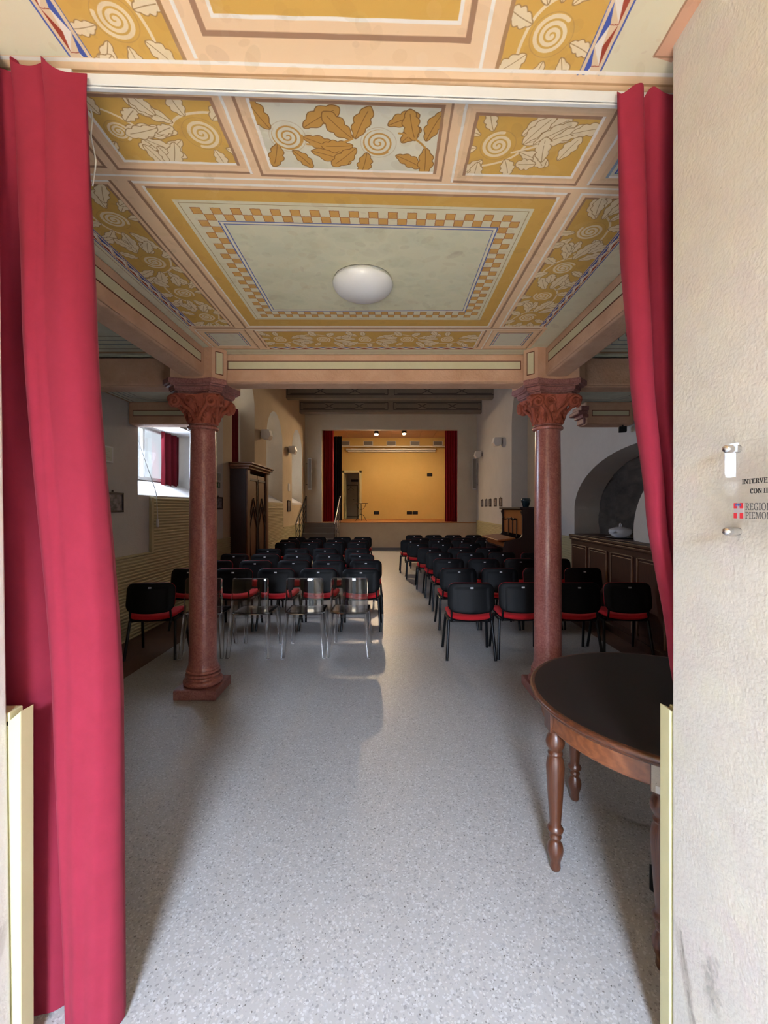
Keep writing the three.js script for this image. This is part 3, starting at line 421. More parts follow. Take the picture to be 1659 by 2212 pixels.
wain('ribbed olive-cream wainscot along the window wall up to the cupboard', [ribbed(1, -3.24, 0, 1.3, 8.92, 0.0, 1.03), ribbed(1, -3.24, 0, 5.98, 7.75, 1.03, 1.80)], [rbox(-3.24, -3.205, 1.03, 1.055, 1.3, 5.95, 0.004), rbox(-3.24, -3.2, 1.03, 1.80, 5.93, 5.99, 0.006), rbox(-3.24, -3.205, 1.03, 1.055, 7.78, 8.92, 0.004)]);
wain('ribbed yellowish wainscot between the cupboard and the stage stairs', [ribbed(1, -3.24, 0, 10.55, 17.05, 0.0, 1.03), ribbed(1, -3.24, 0, 11.66, 13.45, 1.03, 1.80)], [rbox(-3.24, -3.205, 1.03, 1.055, 13.5, 17.05, 0.004), rbox(-3.24, -3.2, 1.03, 1.80, 11.6, 11.66, 0.006)]);
wain('ribbed pale green wainscot between the counter and the piano', ribbed(-1, RW, RK, 7.36, 8.98, 0.0, 1.13), [sideWall(polyShape([[7.36, 1.13], [8.98, 1.13], [8.98, 1.16], [7.36, 1.16]]), RW - 0.035, RK, 0.035, 1)]);
wain('ribbed cream wainscot below the five small pictures', ribbed(-1, RW, RK, 11.62, 17.05, 0.0, 1.13), [sideWall(polyShape([[11.62, 1.13], [17.05, 1.13], [17.05, 1.16], [11.62, 1.16]]), RW - 0.035, RK, 0.035, 1)]);
wain('ribbed wainscot beside the entrance opening behind the table', box(0.91, 3.0, 0, 1.02, 1.29, 1.31), []);
wain('ribbed wainscot beside the entrance opening behind the long curtain', box(-3.2, -1.26, 0, 1.0, 1.29, 1.31), []);
// ---- stage
const SD = 17.1;
{ const s = polyShape([[-3.3, 1.09], [3.5, 1.09], [3.5, 5.7], [-3.3, 5.7]]), h = new THREE.Path(); h.moveTo(-2.59, 1.09); h.lineTo(2.75, 1.09); h.lineTo(2.75, 4.71); h.lineTo(-2.59, 4.71); h.closePath();
  const frame = polyShape([[-3.3, 1.09], [-2.59, 1.09], [-2.59, 4.71], [2.75, 4.71], [2.75, 1.09], [3.52, 1.09], [3.52, 5.7], [-3.3, 5.7]]); const g = extrude(frame, 0.25); g.translate(0, 0, -SD - 0.25); struct('wall_back', metres(g), M.proscenium, 'grey-cream wall around the stage opening', 'wall'); }
struct('stage', [box(-3.24, 3.5, 0, 1.06, SD, 22.2)], M.warmWall, 'cream front of the raised stage', 'stage');
struct('stage_floor', rbox(-3.24, 3.5, 1.06, 1.09, SD - 0.04, 22.2, 0.01), M.stageFloor, 'orange-brown wooden floor of the stage', 'floor');
struct('baseboard_stage', box(-1.9, 3.44, 0, 0.1, SD - 0.015, SD), M.greyBase, 'grey skirting board along the foot of the stage', 'baseboard');
struct('wall_stage', [box(-3.4, -2.2, 1.09, 5.3, 22, 22.2), box(-1.43, 3.6, 1.09, 5.3, 22, 22.2), box(-2.2, -1.43, 3.42, 5.3, 22, 22.2)], M.stageWall, 'golden yellow back wall of the stage', 'wall');
struct('wall_stage_side', [box(-3.4, -3.24, 0.5, 5.3, 17.3, 22.2), box(3.5, 3.66, 0.5, 5.3, 17.3, 22.2)], M.stageWall, 'yellow side walls of the stage', 'wall');
struct('wall_back_room', [box(-3.4, -0.8, 0.9, 4.2, 23.6, 23.7), box(-3.4, -3.3, 0.9, 4.2, 22.2, 23.7), box(-0.9, -0.8, 0.9, 4.2, 22.2, 23.7), box(-3.4, -0.8, 4.1, 4.2, 22.2, 23.7), box(-3.4, -0.8, 0.98, 1.08, 22.2, 23.7)], M.white, 'plain room behind the stage door', 'wall');
{ const c = thing('ceiling_stage', 'tiled pinkish ceiling above the stage', 'ceiling'); c.userData.kind = 'structure'; obj('ceiling_slab', box(-3.4, 3.66, 5.2, 5.3, 17.3, 22.2), M.proscenium, c);
  const tg = rbox(-0.343, 0.343, 5.165, 5.2, -0.343, 0.343, 0.006); for (let i = 0; i < 10; i++) for (let j = 0; j < 7; j++) { const t = obj('ceiling_tile', tg, M.tile, c); t.position.set(-3.0 + i * 0.7, 0, -(17.7 + j * 0.7)); } }
// door on the stage
{ const d = thing('door_1', 'pale wooden door frame with open doorway in the yellow stage wall', 'door', [-1.815, 1.09, 22]); d.userData.kind = 'structure'; d.name = 'door_1';
  obj('frame_side', lbox(0.11, 2.42, 0.3, -0.44, 1.21, -0.06), M.trim, d); obj('frame_side', lbox(0.11, 2.42, 0.3, 0.44, 1.21, -0.06), M.trim, d); obj('frame_head', lbox(0.99, 0.11, 0.3, 0, 2.37, -0.06), M.trim, d);
  const leaf = obj('door_leaf', lbox(0.04, 2.3, 0.75, -0.36, 1.15, -0.58), M.trim, d); obj('handle', lbox(0.04, 0.03, 0.12, 0.03, 1.0, -0.85), M.steel, leaf); }
// hall beams under the high ceiling
for (const [d, label] of [[13.9, 'grey painted ceiling beam further from the stage'], [16.0, 'grey painted ceiling beam nearest the stage']]) {
  const b = thing('ceiling_beam', label, 'beam', [0.1, 0, d]); b.userData.kind = 'structure'; obj('beam_body', lbox(6.78, 0.47, 0.3, 0, 5.37, -0.15, 0.02), M.hallBeam, b);
  for (const cx of [-1.7, 1.7]) { const z = 0.004, L = (x0, y0, x1, y1) => rod([x0, y0, z], [x1, y1, z], 0.011, 0.011, 6); obj('painted_line', [L(cx - 1.6, 5.24, cx + 1.6, 5.24), L(cx - 1.6, 5.50, cx + 1.6, 5.50), L(cx - 1.6, 5.24, cx - 1.6, 5.5), L(cx + 1.6, 5.24, cx + 1.6, 5.5), ...[-0.55, 0.55].flatMap((o) => [L(cx + o - 0.18, 5.28, cx + o + 0.18, 5.46), L(cx + o - 0.18, 5.46, cx + o + 0.18, 5.28)]), L(cx - 0.37, 5.28, cx + 0.37, 5.28), L(cx - 0.37, 5.46, cx + 0.37, 5.46), L(cx - 1.5, 5.28, cx - 0.73, 5.28), L(cx - 1.5, 5.46, cx - 0.73, 5.46), L(cx + 0.73, 5.28, cx + 1.5, 5.28), L(cx + 0.73, 5.46, cx + 1.5, 5.46)], M.beamLine, b); }
}
// ---------------------------------------------------------------- marble columns
function column(x, d, label) {
  const t = thing('column', label, 'column', [x, 0, d]);
  { const g = extrude(polyShape([[-0.175, -0.175], [0.175, -0.175], [0.175, 0.175], [-0.175, 0.175]]), 0.07, { bevelEnabled: true, bevelSize: 0.006, bevelThickness: 0.008, bevelSegments: 2 }); g.rotateX(-Math.PI / 2); g.translate(0, 0.009, 0); obj('plinth', metres(g), M.marbleRough, t); }
  const prof = [[0.15, 0.085]]; const torus = (r, y, h, n = 8) => { for (let i = 0; i <= n; i++) { const a = -Math.PI / 2 + Math.PI * i / n; prof.push([r + Math.cos(a) * h / 2 * 0.9, y + h / 2 + Math.sin(a) * h / 2]); } };
  torus(0.142, 0.085, 0.058); prof.push([0.15, 0.148], [0.142, 0.16]); torus(0.135, 0.16, 0.03, 6); torus(0.13, 0.192, 0.03, 6); prof.push([0.136, 0.23], [0.128, 0.245]);
  obj('base_moulding', uvLathe(lathe(prof, 48)), M.marble, t);
  obj('shaft', uvLathe(lathe([[0.128, 0.24], [0.122, 0.27], [0.1185, 0.35], [0.118, 0.9], [0.116, 1.4], [0.111, 2.0], [0.107, 2.33], [0.112, 2.345]], 48)), M.marble, t);
  const ring = [[0.108, 2.338]]; for (let i = 0; i <= 8; i++) { const a = -Math.PI / 2 + Math.PI * i / 8; ring.push([0.116 + Math.cos(a) * 0.017, 2.358 + Math.sin(a) * 0.017]); } for (let i = 0; i <= 5; i++) { const a = -Math.PI / 2 + Math.PI * i / 5; ring.push([0.112 + Math.cos(a) * 0.008, 2.383 + Math.sin(a) * 0.008]); }
  obj('neck_ring', uvLathe(lathe(ring, 48)), M.marble, t);
  // bell of the capital, square at the top, with carved leaves
  const pos = [], idx = [], NU = 96, NV = 30, H0 = 2.385, H = 0.235;
  for (let j = 0; j <= NV; j++) for (let i = 0; i <= NU; i++) {
    const a = i / NU * 2 * Math.PI, v = j / NV, diag = Math.pow(Math.abs(Math.sin(2 * a)), 1.4), q = Math.max(Math.abs(Math.cos(a)), Math.abs(Math.sin(a)));
    let r = 0.105 + 0.03 * v + 0.05 * v * v * v + diag * 0.075 * Math.pow(v, 2.2) + (1 / q - 1) * 0.05 * v;
    const rib = Math.cos(a * 16 + Math.sin(v * 9) * 0.6), tips = Math.sin(v * Math.PI * 2.6 + Math.cos(a * 8) * 1.1);
    r += 0.007 * rib * (1 - v * 0.5) * Math.sin(Math.PI * Math.min(1, v * 1.15)) + 0.009 * tips * (1 - v) * (0.4 + 0.6 * Math.abs(Math.cos(a * 4)));
    r += 0.004 * (F2[(Math.floor(v * 120) % 512) * 512 + Math.floor(i / NU * 400) % 512] - 0.5);
    pos.push(Math.cos(a) * r, H0 + v * H, Math.sin(a) * r);
  }
  for (let j = 0; j < NV; j++) for (let i = 0; i < NU; i++) { const p = j * (NU + 1) + i; idx.push(p, p + NU + 1, p + 1, p + 1, p + NU + 1, p + NU + 2); }
  const bell = new THREE.BufferGeometry(); bell.setAttribute('position', new THREE.Float32BufferAttribute(pos, 3)); bell.setIndex(idx); bell.computeVertexNormals();
  const cap = obj('capital', metres(bell), M.capital, t);
  const spiral = (R0, turns, rr, flip) => { const pts = []; for (let i = 0; i <= 30; i++) { const u = i / 30, a = u * turns * 2 * Math.PI, q = R0 * (1 - 0.82 * u); pts.push([flip * Math.cos(a) * q, Math.sin(a) * q, 0.012 * u]); } return tube(pts, rr, 44, 7); };
  for (let q = 0; q < 4; q++) {
    const place = (g, x, y, z, tilt = 0.25) => { g.rotateX(-tilt); g.translate(x, y, z); g.rotateY(q * Math.PI / 2); return g; };
    for (const s of [-1, 1]) { // corner scroll and the stalk that feeds it
      const disc = new THREE.SphereGeometry(0.05, 20, 12); disc.scale(1, 1, 0.5);
      obj('volute', [place(spiral(0.05, 1.7, 0.0145, s), s * 0.158, 2.562, 0.203, -0.15), place(disc, s * 0.158, 2.562, 0.174, -0.15), place(tube([[s * 0.02, 2.42, 0.125], [s * 0.05, 2.49, 0.142], [s * 0.1, 2.535, 0.172], [s * 0.135, 2.60, 0.2]], 0.016, 16, 7), 0, 0, 0, 0)], M.capital, cap);
    }
    obj('volute', [place(spiral(0.04, 1.5, 0.012, 1), -0.04, 2.57, 0.182, 0), place(tube([[0.01, 2.40, 0.12], [0.012, 2.48, 0.14], [0.0, 2.55, 0.165]], 0.012, 12, 6), 0, 0, 0, 0)], M.capital, cap);
    for (const s of [-1, 0, 1]) for (let k = 0; k < 3; k++) { const g = new THREE.SphereGeometry(0.02, 10, 8); g.scale(0.8, 1.5, 0.7); g.rotateZ(s * 0.3); obj('acanthus_lobe', place(g, s * (0.05 + 0.012 * k) + (k - 1) * 0.012, 2.42 + k * 0.042, 0.118 + 0.012 * k - Math.abs(s) * 0.012, 0.3), M.capital, cap); }
  }
  const ab = []; for (const [h, cut, y, th] of [[0.198, 0.068, 2.615, 0.03], [0.218, 0.074, 2.648, 0.008], [0.226, 0.078, 2.662, 0.022], [0.25, 0.084, 2.69, 0.006], [0.266, 0.09, 2.702, 0.036]]) { const g = extrude(abacusShape(h, cut, 0.04), th, { bevelEnabled: true, bevelSize: 0.006, bevelThickness: 0.005, bevelSegments: 2, curveSegments: 10 }); g.rotateX(-Math.PI / 2); g.translate(0, y, 0); ab.push(metres(g)); }
  obj('abacus', ab, M.marbleRough, t);
  return t;
}
function uvLathe(g) { const p = g.attributes.position, u = g.attributes.uv; for (let i = 0; i < p.count; i++) u.setXY(i, u.getX(i) * 0.72, p.getY(i)); return g; }
column(-1.655, 3.92, 'polished red marble column with carved capital beside the clear chairs');
column(1.435, 3.93, 'polished red marble column with carved capital behind the round table');
// ---------------------------------------------------------------- rail and red curtains of the opening
{ const t = thing('curtain_rail', 'white curtain rail across the opening under the ceiling', 'curtain rail', [-0.1, 2.965, 1.39], 0.035);
  obj('rail_profile', [lbox(2.36, 0.036, 0.012, 0, 0.008, 0.007, 0.003)], M.rail, t); obj('rail_slot', lbox(2.36, 0.005, 0.006, 0, -0.0125, 0.006, 0), M.steel, t); obj('rail_lip', lbox(2.36, 0.006, 0.014, 0, -0.018, 0.007, 0.002), M.rail, t);
  obj('ceiling_bracket', lbox(0.05, 0.016, 0.03, -0.9, 0.029, 0, 0.002), M.rail, t); obj('ceiling_bracket', lbox(0.05, 0.016, 0.03, 0.9, 0.029, 0, 0.002), M.rail, t); }
function hanging(rows, nV, yTop, yBottom, header) { // rows: polylines (x, d) at given heights fractions 0..1 from the top; blended and smoothed
  const N = 140, curve = (pts) => new THREE.CatmullRomCurve3(pts.map(([x, d]) => new THREE.Vector3(x, 0, -d)), false, 'catmullrom', 0.5).getPoints(N), cs = rows.map(([t, p]) => [t, curve(p)]), pos = [], idx = [];
  for (let j = 0; j <= nV; j++) { const t = j / nV; let k = 0; while (k < cs.length - 2 && t > cs[k + 1][0]) k++; const [ta, A] = cs[k], [tb, B] = cs[k + 1]; let f = Math.min(1, Math.max(0, (t - ta) / (tb - ta))); f = f * f * (3 - 2 * f) * 0.5 + f * 0.5;
    for (let i = 0; i <= N; i++) { const p = A[i].clone().lerp(B[i], f), y = yTop + (yBottom - yTop) * t + (header ? header(i / N, t) : 0); const w = 0.003 * Math.sin(i * 0.35 + t * 9) * t; pos.push(p.x, y, p.z + w); } }
  for (let j = 0; j < nV; j++) for (let i = 0; i < N; i++) { const a = j * (N + 1) + i; idx.push(a, a + N + 1, a + 1, a + 1, a + N + 1, a + N + 2); }
  const g = new THREE.BufferGeometry(); g.setAttribute('position', new THREE.Float32BufferAttribute(pos, 3)); g.setIndex(idx); g.computeVertexNormals(); return metres(g);
}
{ const t = thing('curtain', 'long bright red curtain gathered beside the marble column with the clear chairs', 'curtain');
  const top = [[-1.36, 1.40], [-1.30, 1.318], [-1.225, 1.315], [-1.19, 1.345], [-1.185, 1.405], [-1.165, 1.375], [-1.155, 1.335], [-1.115, 1.318], [-1.085, 1.345], [-1.075, 1.372], [-1.06, 1.335], [-1.02, 1.318], [-0.985, 1.345], [-0.962, 1.395], [-0.985, 1.42]];
  const forward = (p) => p.map(([x, d]) => [x * (1.297 + (d - 1.318) * 0.4) / d, 1.297 + (d - 1.318) * 0.4]);
  const pinch = [[-1.35, 1.40], [-1.30, 1.335], [-1.23, 1.335], [-1.195, 1.36], [-1.19, 1.42], [-1.17, 1.395], [-1.155, 1.355], [-1.115, 1.345], [-1.082, 1.362], [-1.075, 1.38], [-1.062, 1.358], [-1.02, 1.342], [-0.985, 1.36], [-0.968, 1.395], [-0.98, 1.43]];
  const mid = [[-1.35, 1.42], [-1.29, 1.36], [-1.22, 1.345], [-1.19, 1.375], [-1.18, 1.45], [-1.165, 1.43], [-1.15, 1.375], [-1.11, 1.335], [-1.08, 1.338], [-1.06, 1.342], [-1.04, 1.338], [-0.99, 1.332], [-0.955, 1.35], [-0.935, 1.395], [-0.955, 1.44]];
  const low = [[-1.36, 1.44], [-1.28, 1.40], [-1.20, 1.39], [-1.14, 1.41], [-1.10, 1.46], [-1.085, 1.45], [-1.07, 1.40], [-1.04, 1.355], [-1.01, 1.345], [-0.98, 1.342], [-0.95, 1.342], [-0.905, 1.345], [-0.875, 1.36], [-0.856, 1.40], [-0.87, 1.44]];
  const bot = [[-1.36, 1.43], [-1.26, 1.40], [-1.17, 1.40], [-1.10, 1.42], [-1.055, 1.445], [-1.045, 1.43], [-1.03, 1.405], [-1.005, 1.365], [-0.98, 1.35], [-0.955, 1.346], [-0.93, 1.346], [-0.895, 1.35], [-0.868, 1.362], [-0.848, 1.40], [-0.86, 1.44]];
  obj('cloth', hanging([[0, forward(top)], [0.045, forward(pinch)], [0.25, mid], [0.65, low], [1, bot]], 110, 2.985, 0.012, (s, v) => v < 0.05 ? 0.02 * Math.sin(s * 21) * (1 - v / 0.05) - 0.04 * Math.max(0, s - 0.75) * 4 * (1 - v / 0.05) : 0), M.curtain, t);
  obj('gather_cord', tube([[-0.955, 2.93, -1.405], [-0.945, 2.9, -1.40], [-0.95, 2.84, -1.40], [-0.935, 2.76, -1.40], [-0.945, 2.68, -1.40]], 0.0022, 40, 6), M.whitePaint, t).userData.label = 'thin white cord'; }
{ const t = thing('curtain', 'narrow red curtain hanging against the rough plaster wall', 'curtain');
  const base = [[0.80, 1.49], [0.762, 1.455], [0.758, 1.41], [0.785, 1.385], [0.825, 1.388], [0.838, 1.425], [0.845, 1.455], [0.862, 1.42], [0.885, 1.40], [0.93, 1.415], [0.965, 1.46], [1.02, 1.43], [1.08, 1.44], [1.12, 1.47]];
  const row = (dr, sq) => base.map(([x, d]) => { const c = dr < 0.4 ? 1.375 + 0.055 * dr / 0.4 : 1.43 - 0.055 * Math.min(1, (dr - 0.4) / 1.6), D = c + (d - 1.43) * (dr < 0.4 ? 0.4 + 1.4 * dr : 1.1 - 0.3 * dr); return [0.752 * c / 1.43 + (x - 0.758) * sq + Math.min(0.31, 0.012 * dr + 0.047 * dr * dr), D]; });
  const rows = []; for (const tt of [0, 0.15, 0.3, 0.45, 0.6, 0.75, 1]) rows.push([tt, row(tt * 2.9, Math.max(0.3, 1 - 0.95 * tt))]);
  obj('cloth', hanging(rows, 90, 2.955, 0.035, (s, v) => v < 0.05 ? 0.014 * Math.sin(s * 26) * (1 - v / 0.05) : 0), M.curtain, t); }
// ---------------------------------------------------------------- ceiling lamp
{ const t = thing('ceiling_lamp', 'white glass dome lamp on the frescoed ceiling', 'lamp', [-0.148, 3.0, 2.59]);
  obj('lamp_base', lathe([[0.0, -0.001], [0.17, -0.001], [0.17, -0.012], [0.0, -0.012]], 48), M.whitePaint, t);
  const p = [[0.17, -0.012], [0.176, -0.022]]; for (let i = 0; i <= 16; i++) { const a = i / 16 * Math.PI / 2; p.push([0.178 * Math.cos(a) + 0.0001, -0.026 - 0.085 * Math.sin(a)]); } obj('glass_dome', lathe(p, 56), M.lampGlass, t); }
// ---------------------------------------------------------------- round table
{ const t = thing('round_table', 'round walnut table with black top and turned legs', 'table', [1.30, 0, 2.0]);
  obj('table_top', lathe([[0.0001, 0.788], [0.6, 0.788], [0.603, 0.785], [0.603, 0.77], [0.0001, 0.77]], 96), M.tableTop, t);
  obj('rim', lathe([[0.597, 0.7885], [0.609, 0.7895], [0.617, 0.785], [0.620, 0.776], [0.616, 0.768], [0.606, 0.765], [0.61, 0.758], [0.604, 0.752], [0.585, 0.752]], 96), M.walnut, t);
  obj('apron', lathe([[0.545, 0.752], [0.56, 0.752], [0.56, 0.668], [0.566, 0.662], [0.562, 0.655], [0.545, 0.655]], 96), M.walnutLight, t);
  const lp = [[0.012, 0.0], [0.02, 0.0], [0.024, 0.012], [0.022, 0.035], [0.026, 0.05], [0.034, 0.075], [0.036, 0.095], [0.031, 0.118], [0.022, 0.132], [0.02, 0.14], [0.026, 0.146], [0.027, 0.154], [0.02, 0.162], [0.022, 0.17], [0.034, 0.178], [0.036, 0.188], [0.03, 0.198], [0.024, 0.206], [0.026, 0.23], [0.034, 0.34], [0.039, 0.43], [0.041, 0.47], [0.036, 0.505], [0.028, 0.52], [0.032, 0.527], [0.033, 0.534], [0.026, 0.542], [0.03, 0.55], [0.039, 0.566], [0.042, 0.582], [0.038, 0.602], [0.03, 0.618], [0.027, 0.63], [0.033, 0.64], [0.036, 0.652]];
  for (const deg of [180, 117, 234, 0, 57, 300]) { const a = deg * Math.PI / 180, X = Math.cos(a) * 0.535, Z = -Math.sin(a) * 0.535; const L = obj('leg', lathe(lp, 28), M.walnut, t); L.position.set(X, 0, Z);
    const blk = obj('leg_block', lbox(0.075, 0.115, 0.075, 0, 0.695, 0, 0.004), M.walnut, L); blk.rotation.y = a; 
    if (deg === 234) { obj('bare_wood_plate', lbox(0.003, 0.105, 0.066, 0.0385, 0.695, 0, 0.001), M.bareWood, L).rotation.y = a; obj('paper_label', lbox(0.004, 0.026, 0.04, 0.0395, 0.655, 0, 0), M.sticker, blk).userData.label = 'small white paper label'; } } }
{ const g = extrude(polyShape([[-0.07, 0], [0.07, 0], [0.07, 0.03], [-0.07, 0.10]]), 0.12, { bevelEnabled: true, bevelSize: 0.004, bevelThickness: 0.004 }); const o = obj('door_wedge', metres(g), M.blackPlastic); o.position.set(1.20, 0.005, -1.92); o.rotation.y = 0.4; tag(o, 'small dark wedge on the floor under the round table', 'wedge'); }
// ---------------------------------------------------------------- acrylic sign on the plaster wall
{ const font = await new FontLoader().loadAsync('fonts/droid/droid_serif_bold.typeface.json'), fontR = await new FontLoader().loadAsync('fonts/droid/droid_serif_regular.typeface.json');
  const t = thing('wall_sign', 'clear acrylic sign with black lettering on chrome standoffs', 'sign', [0.812, 1.692, 1.053], -Math.PI / 2); // local x runs towards the camera, local z towards the passage
  const W = 0.34, H = 0.222; obj('acrylic_plate', lbox(W, H, 0.006, W / 2, 0, 0, 0.002), M.acrylic, t);
  for (const [x, y] of [[0.014, 0.098], [0.014, -0.098], [W - 0.014, 0.098], [W - 0.014, -0.098]]) { const s = lathe([[0.0001, 0.014], [0.006, 0.0125], [0.0095, 0.008], [0.0105, 0.002], [0.0095, -0.003], [0.009, -0.024], [0.0001, -0.024]], 24); s.rotateX(Math.PI / 2); s.translate(x, y, 0.002); obj('standoff', s, M.chrome, t); }
  const put = (name, s, f, size, x, y, m, squeeze = 1) => { const g = new TextGeometry(s, { font: f, size, depth: 0.0006, curveSegments: 4 }); g.scale(squeeze, 1, 1); g.translate(x, y, 0.0035); obj(name, metres(g), m, t); };
  put('lettering', 'INTERVENTO', font, 0.0112, 0.054, 0.012, M.inkBlack, 0.95); put('lettering', 'CON IL', font, 0.0108, 0.076, -0.010, M.inkBlack, 0.95); put('lettering', 'REGIONE', fontR, 0.0158, 0.063, -0.047, M.inkGrey, 0.82); put('lettering', 'PIEMONTE', fontR, 0.0150, 0.063, -0.066, M.inkGrey, 0.82);
  const L = obj('emblem', lbox(0.0265, 0.036, 0.0006, 0.0445, -0.0485, 0.0035, 0), M.logoGrey, t); for (const [a, b] of [[-0.0088, 0.0115], [0.0088, 0.0115], [-0.0088, -0.0115], [0.0088, -0.0115]]) obj('emblem_square', lbox(0.0095, 0.0125, 0.0006, 0.0445 + a, -0.0485 + b, 0.0041, 0), M.logoRed, L);
  obj('emblem_label', [lbox(0.016, 0.002, 0.0006, 0.0445, -0.0335, 0.0046, 0), lbox(0.0018, 0.005, 0.0006, 0.038, -0.036, 0.0046, 0), lbox(0.0018, 0.004, 0.0006, 0.0445, -0.036, 0.0046, 0), lbox(0.0018, 0.005, 0.0006, 0.051, -0.036, 0.0046, 0)], M.logoBlue, L); }
// ---------------------------------------------------------------- stacking chairs: black shell, red cushions, black tube frame
const smooth = (a, b, t) => { const u = Math.min(1, Math.max(0, (t - a) / (b - a))); return u * u * (3 - 2 * u); };
function makeChair(label) {
  const t = thing('stacking_chair', label, 'chair');
  const relief = (x, y) => { const e = Math.min(0.185 - Math.abs(x), 0.105 - y); let z = -0.007 * smooth(0, 0.012, e); for (const s of [-0.055, 0.055, -0.035, 0.035]) z -= 0.003 * Math.exp(-Math.pow((x - s) / 0.006, 2)) * smooth(0.06, 0.04, y); return z; };
  const place = (g, y, z, tilt) => { g.rotateX(tilt); g.translate(0, y, z); return g; };
  const shell = obj('back_shell', place(pad(0.505, 0.30, 0.075, 0.03, { bend: -0.045, sag: 0.03, nu: 40, nv: 26, relief }), 0.69, 0.262, -0.17), M.blackPlastic, t);
  obj('sticker', place(lbox(0.034, 0.016, 0.002, 0.004, 0.095, 0.0135, 0.0005), 0.69, 0.262, -0.17), M.sticker, shell).userData.label = 'small white label';
  obj('back_cushion', place(pad(0.50, 0.295, 0.075, 0.034, { bend: -0.045, sag: 0.03, nu: 24, nv: 16 }), 0.692, 0.242, -0.17), M.redFabric, t);
  { const g = pad(0.485, 0.43, 0.075, 0.058, { bend: 0.022, sag: 0.035, nu: 24, nv: 20 }); g.rotateX(-Math.PI / 2); g.translate(0, 0.457, 0.015); obj('seat_cushion', g, M.redFabric, t); }
  { const g = pad(0.48, 0.425, 0.08, 0.022, { bend: 0.022, sag: 0.03, nu: 18, nv: 16 }); g.rotateX(-Math.PI / 2); g.translate(0, 0.425, 0.01); obj('seat_shell', g, M.blackPlastic, t); }
  for (const s of [-1, 1]) {
    obj('leg', rod([s * 0.262, 0, 0.25], [s * 0.235, 0.415, 0.17], 0.0135, 0.0135, 12, 1.15), M.blackMetal, t); obj('leg', rod([s * 0.262, 0, -0.215], [s * 0.235, 0.415, -0.13], 0.0135, 0.0135, 12, 1.15), M.blackMetal, t);
    obj('back_upright', tube([[s * 0.20, 0.41, 0.12], [s * 0.205, 0.415, 0.2], [s * 0.21, 0.47, 0.225], [s * 0.205, 0.58, 0.236]], 0.012, 14, 8), M.blackMetal, t);
  }
  obj('seat_frame', [rod([-0.235, 0.412, 0.17], [-0.235, 0.412, -0.13], 0.012), rod([0.235, 0.412, 0.17], [0.235, 0.412, -0.13], 0.012), rod([-0.235, 0.408, 0.15], [0.235, 0.408, 0.15], 0.011), rod([-0.235, 0.408, -0.11], [0.235, 0.408, -0.11], 0.011)], M.blackMetal, t);
  return t;
}
const ORD = ['first', 'second', 'third', 'fourth', 'fifth', 'sixth', 'seventh', 'eighth', 'ninth'];
let chair0 = null;
function placeChair(x, dBack, turn, label, group) {
  const d = dBack + 0.25;
  if (!chair0) { chair0 = makeChair(label); chair0.position.set(x, 0, -d); chair0.rotation.y = turn; chair0.userData.group = group; return; }
  dup(chair0, [x, 0, d], turn, label, group);
}
seed = 99;
const rightRows = [[4.73, [0.905, 1.47, 2.06, 2.63]], [5.92, [0.95, 1.52, 2.09, 2.66]], [6.98, [0.97, 1.54, 2.11, 2.68]], [7.99, [0.94, 1.513, 2.10, 2.68]], [8.86, [0.845, 1.472, 2.04]], [10.06, [0.69, 1.27, 1.905]], [11.07, [0.57, 1.277, 1.863, 2.472]], [11.9, [0.88, 1.473, 2.04, 2.68]], [13.1, [0.79, 1.373, 1.97, 2.58, 3.15]]];
const rt = [-0.02, -0.03, 0.02, -0.06, 0.0, 0.03];
rightRows.forEach(([d, xs], r) => xs.forEach((x, i) => placeChair(x, d + R(-0.03, 0.03), (r ? R(-0.025, 0.025) : rt[i]), 'black and red chair, ' + ORD[i] + ' from the aisle, ' + ORD[8 - r] + ' row from the stage, piano side', 'black and red chairs on the piano side')));
const leftRows = [[5.83, [-0.36, -0.93, -1.5, -2.07, -2.66]], [6.77, [-0.351, -0.924, -1.476, -2.05, -2.67]], [7.7, [-0.42, -1.04, -1.6, -2.16, -2.72]], [8.75, [-0.62, -1.27, -1.84, -2.4]], [10.3, [-0.72, -1.285, -1.85, -2.42]], [11.2, [-0.73, -1.33, -1.93, -2.53]], [12.2, [-0.71, -1.28, -1.98, -2.55]]];
leftRows.forEach(([d, xs], r) => xs.forEach((x, i) => placeChair(x, d + (r === 2 && i === 0 ? 0.05 : R(-0.03, 0.03)), r === 2 && i === 0 ? -0.32 : R(-0.025, 0.025), 'black and red chair, ' + ORD[i] + ' from the aisle, ' + ORD[6 - r] + ' row from the stage, cupboard side', 'black and red chairs on the cupboard side')));
placeChair(-2.60, 4.72, 0.11, 'lone black and red chair beside the ribbed wainscot, next to the clear chairs', 'black and red chairs on the cupboard side');
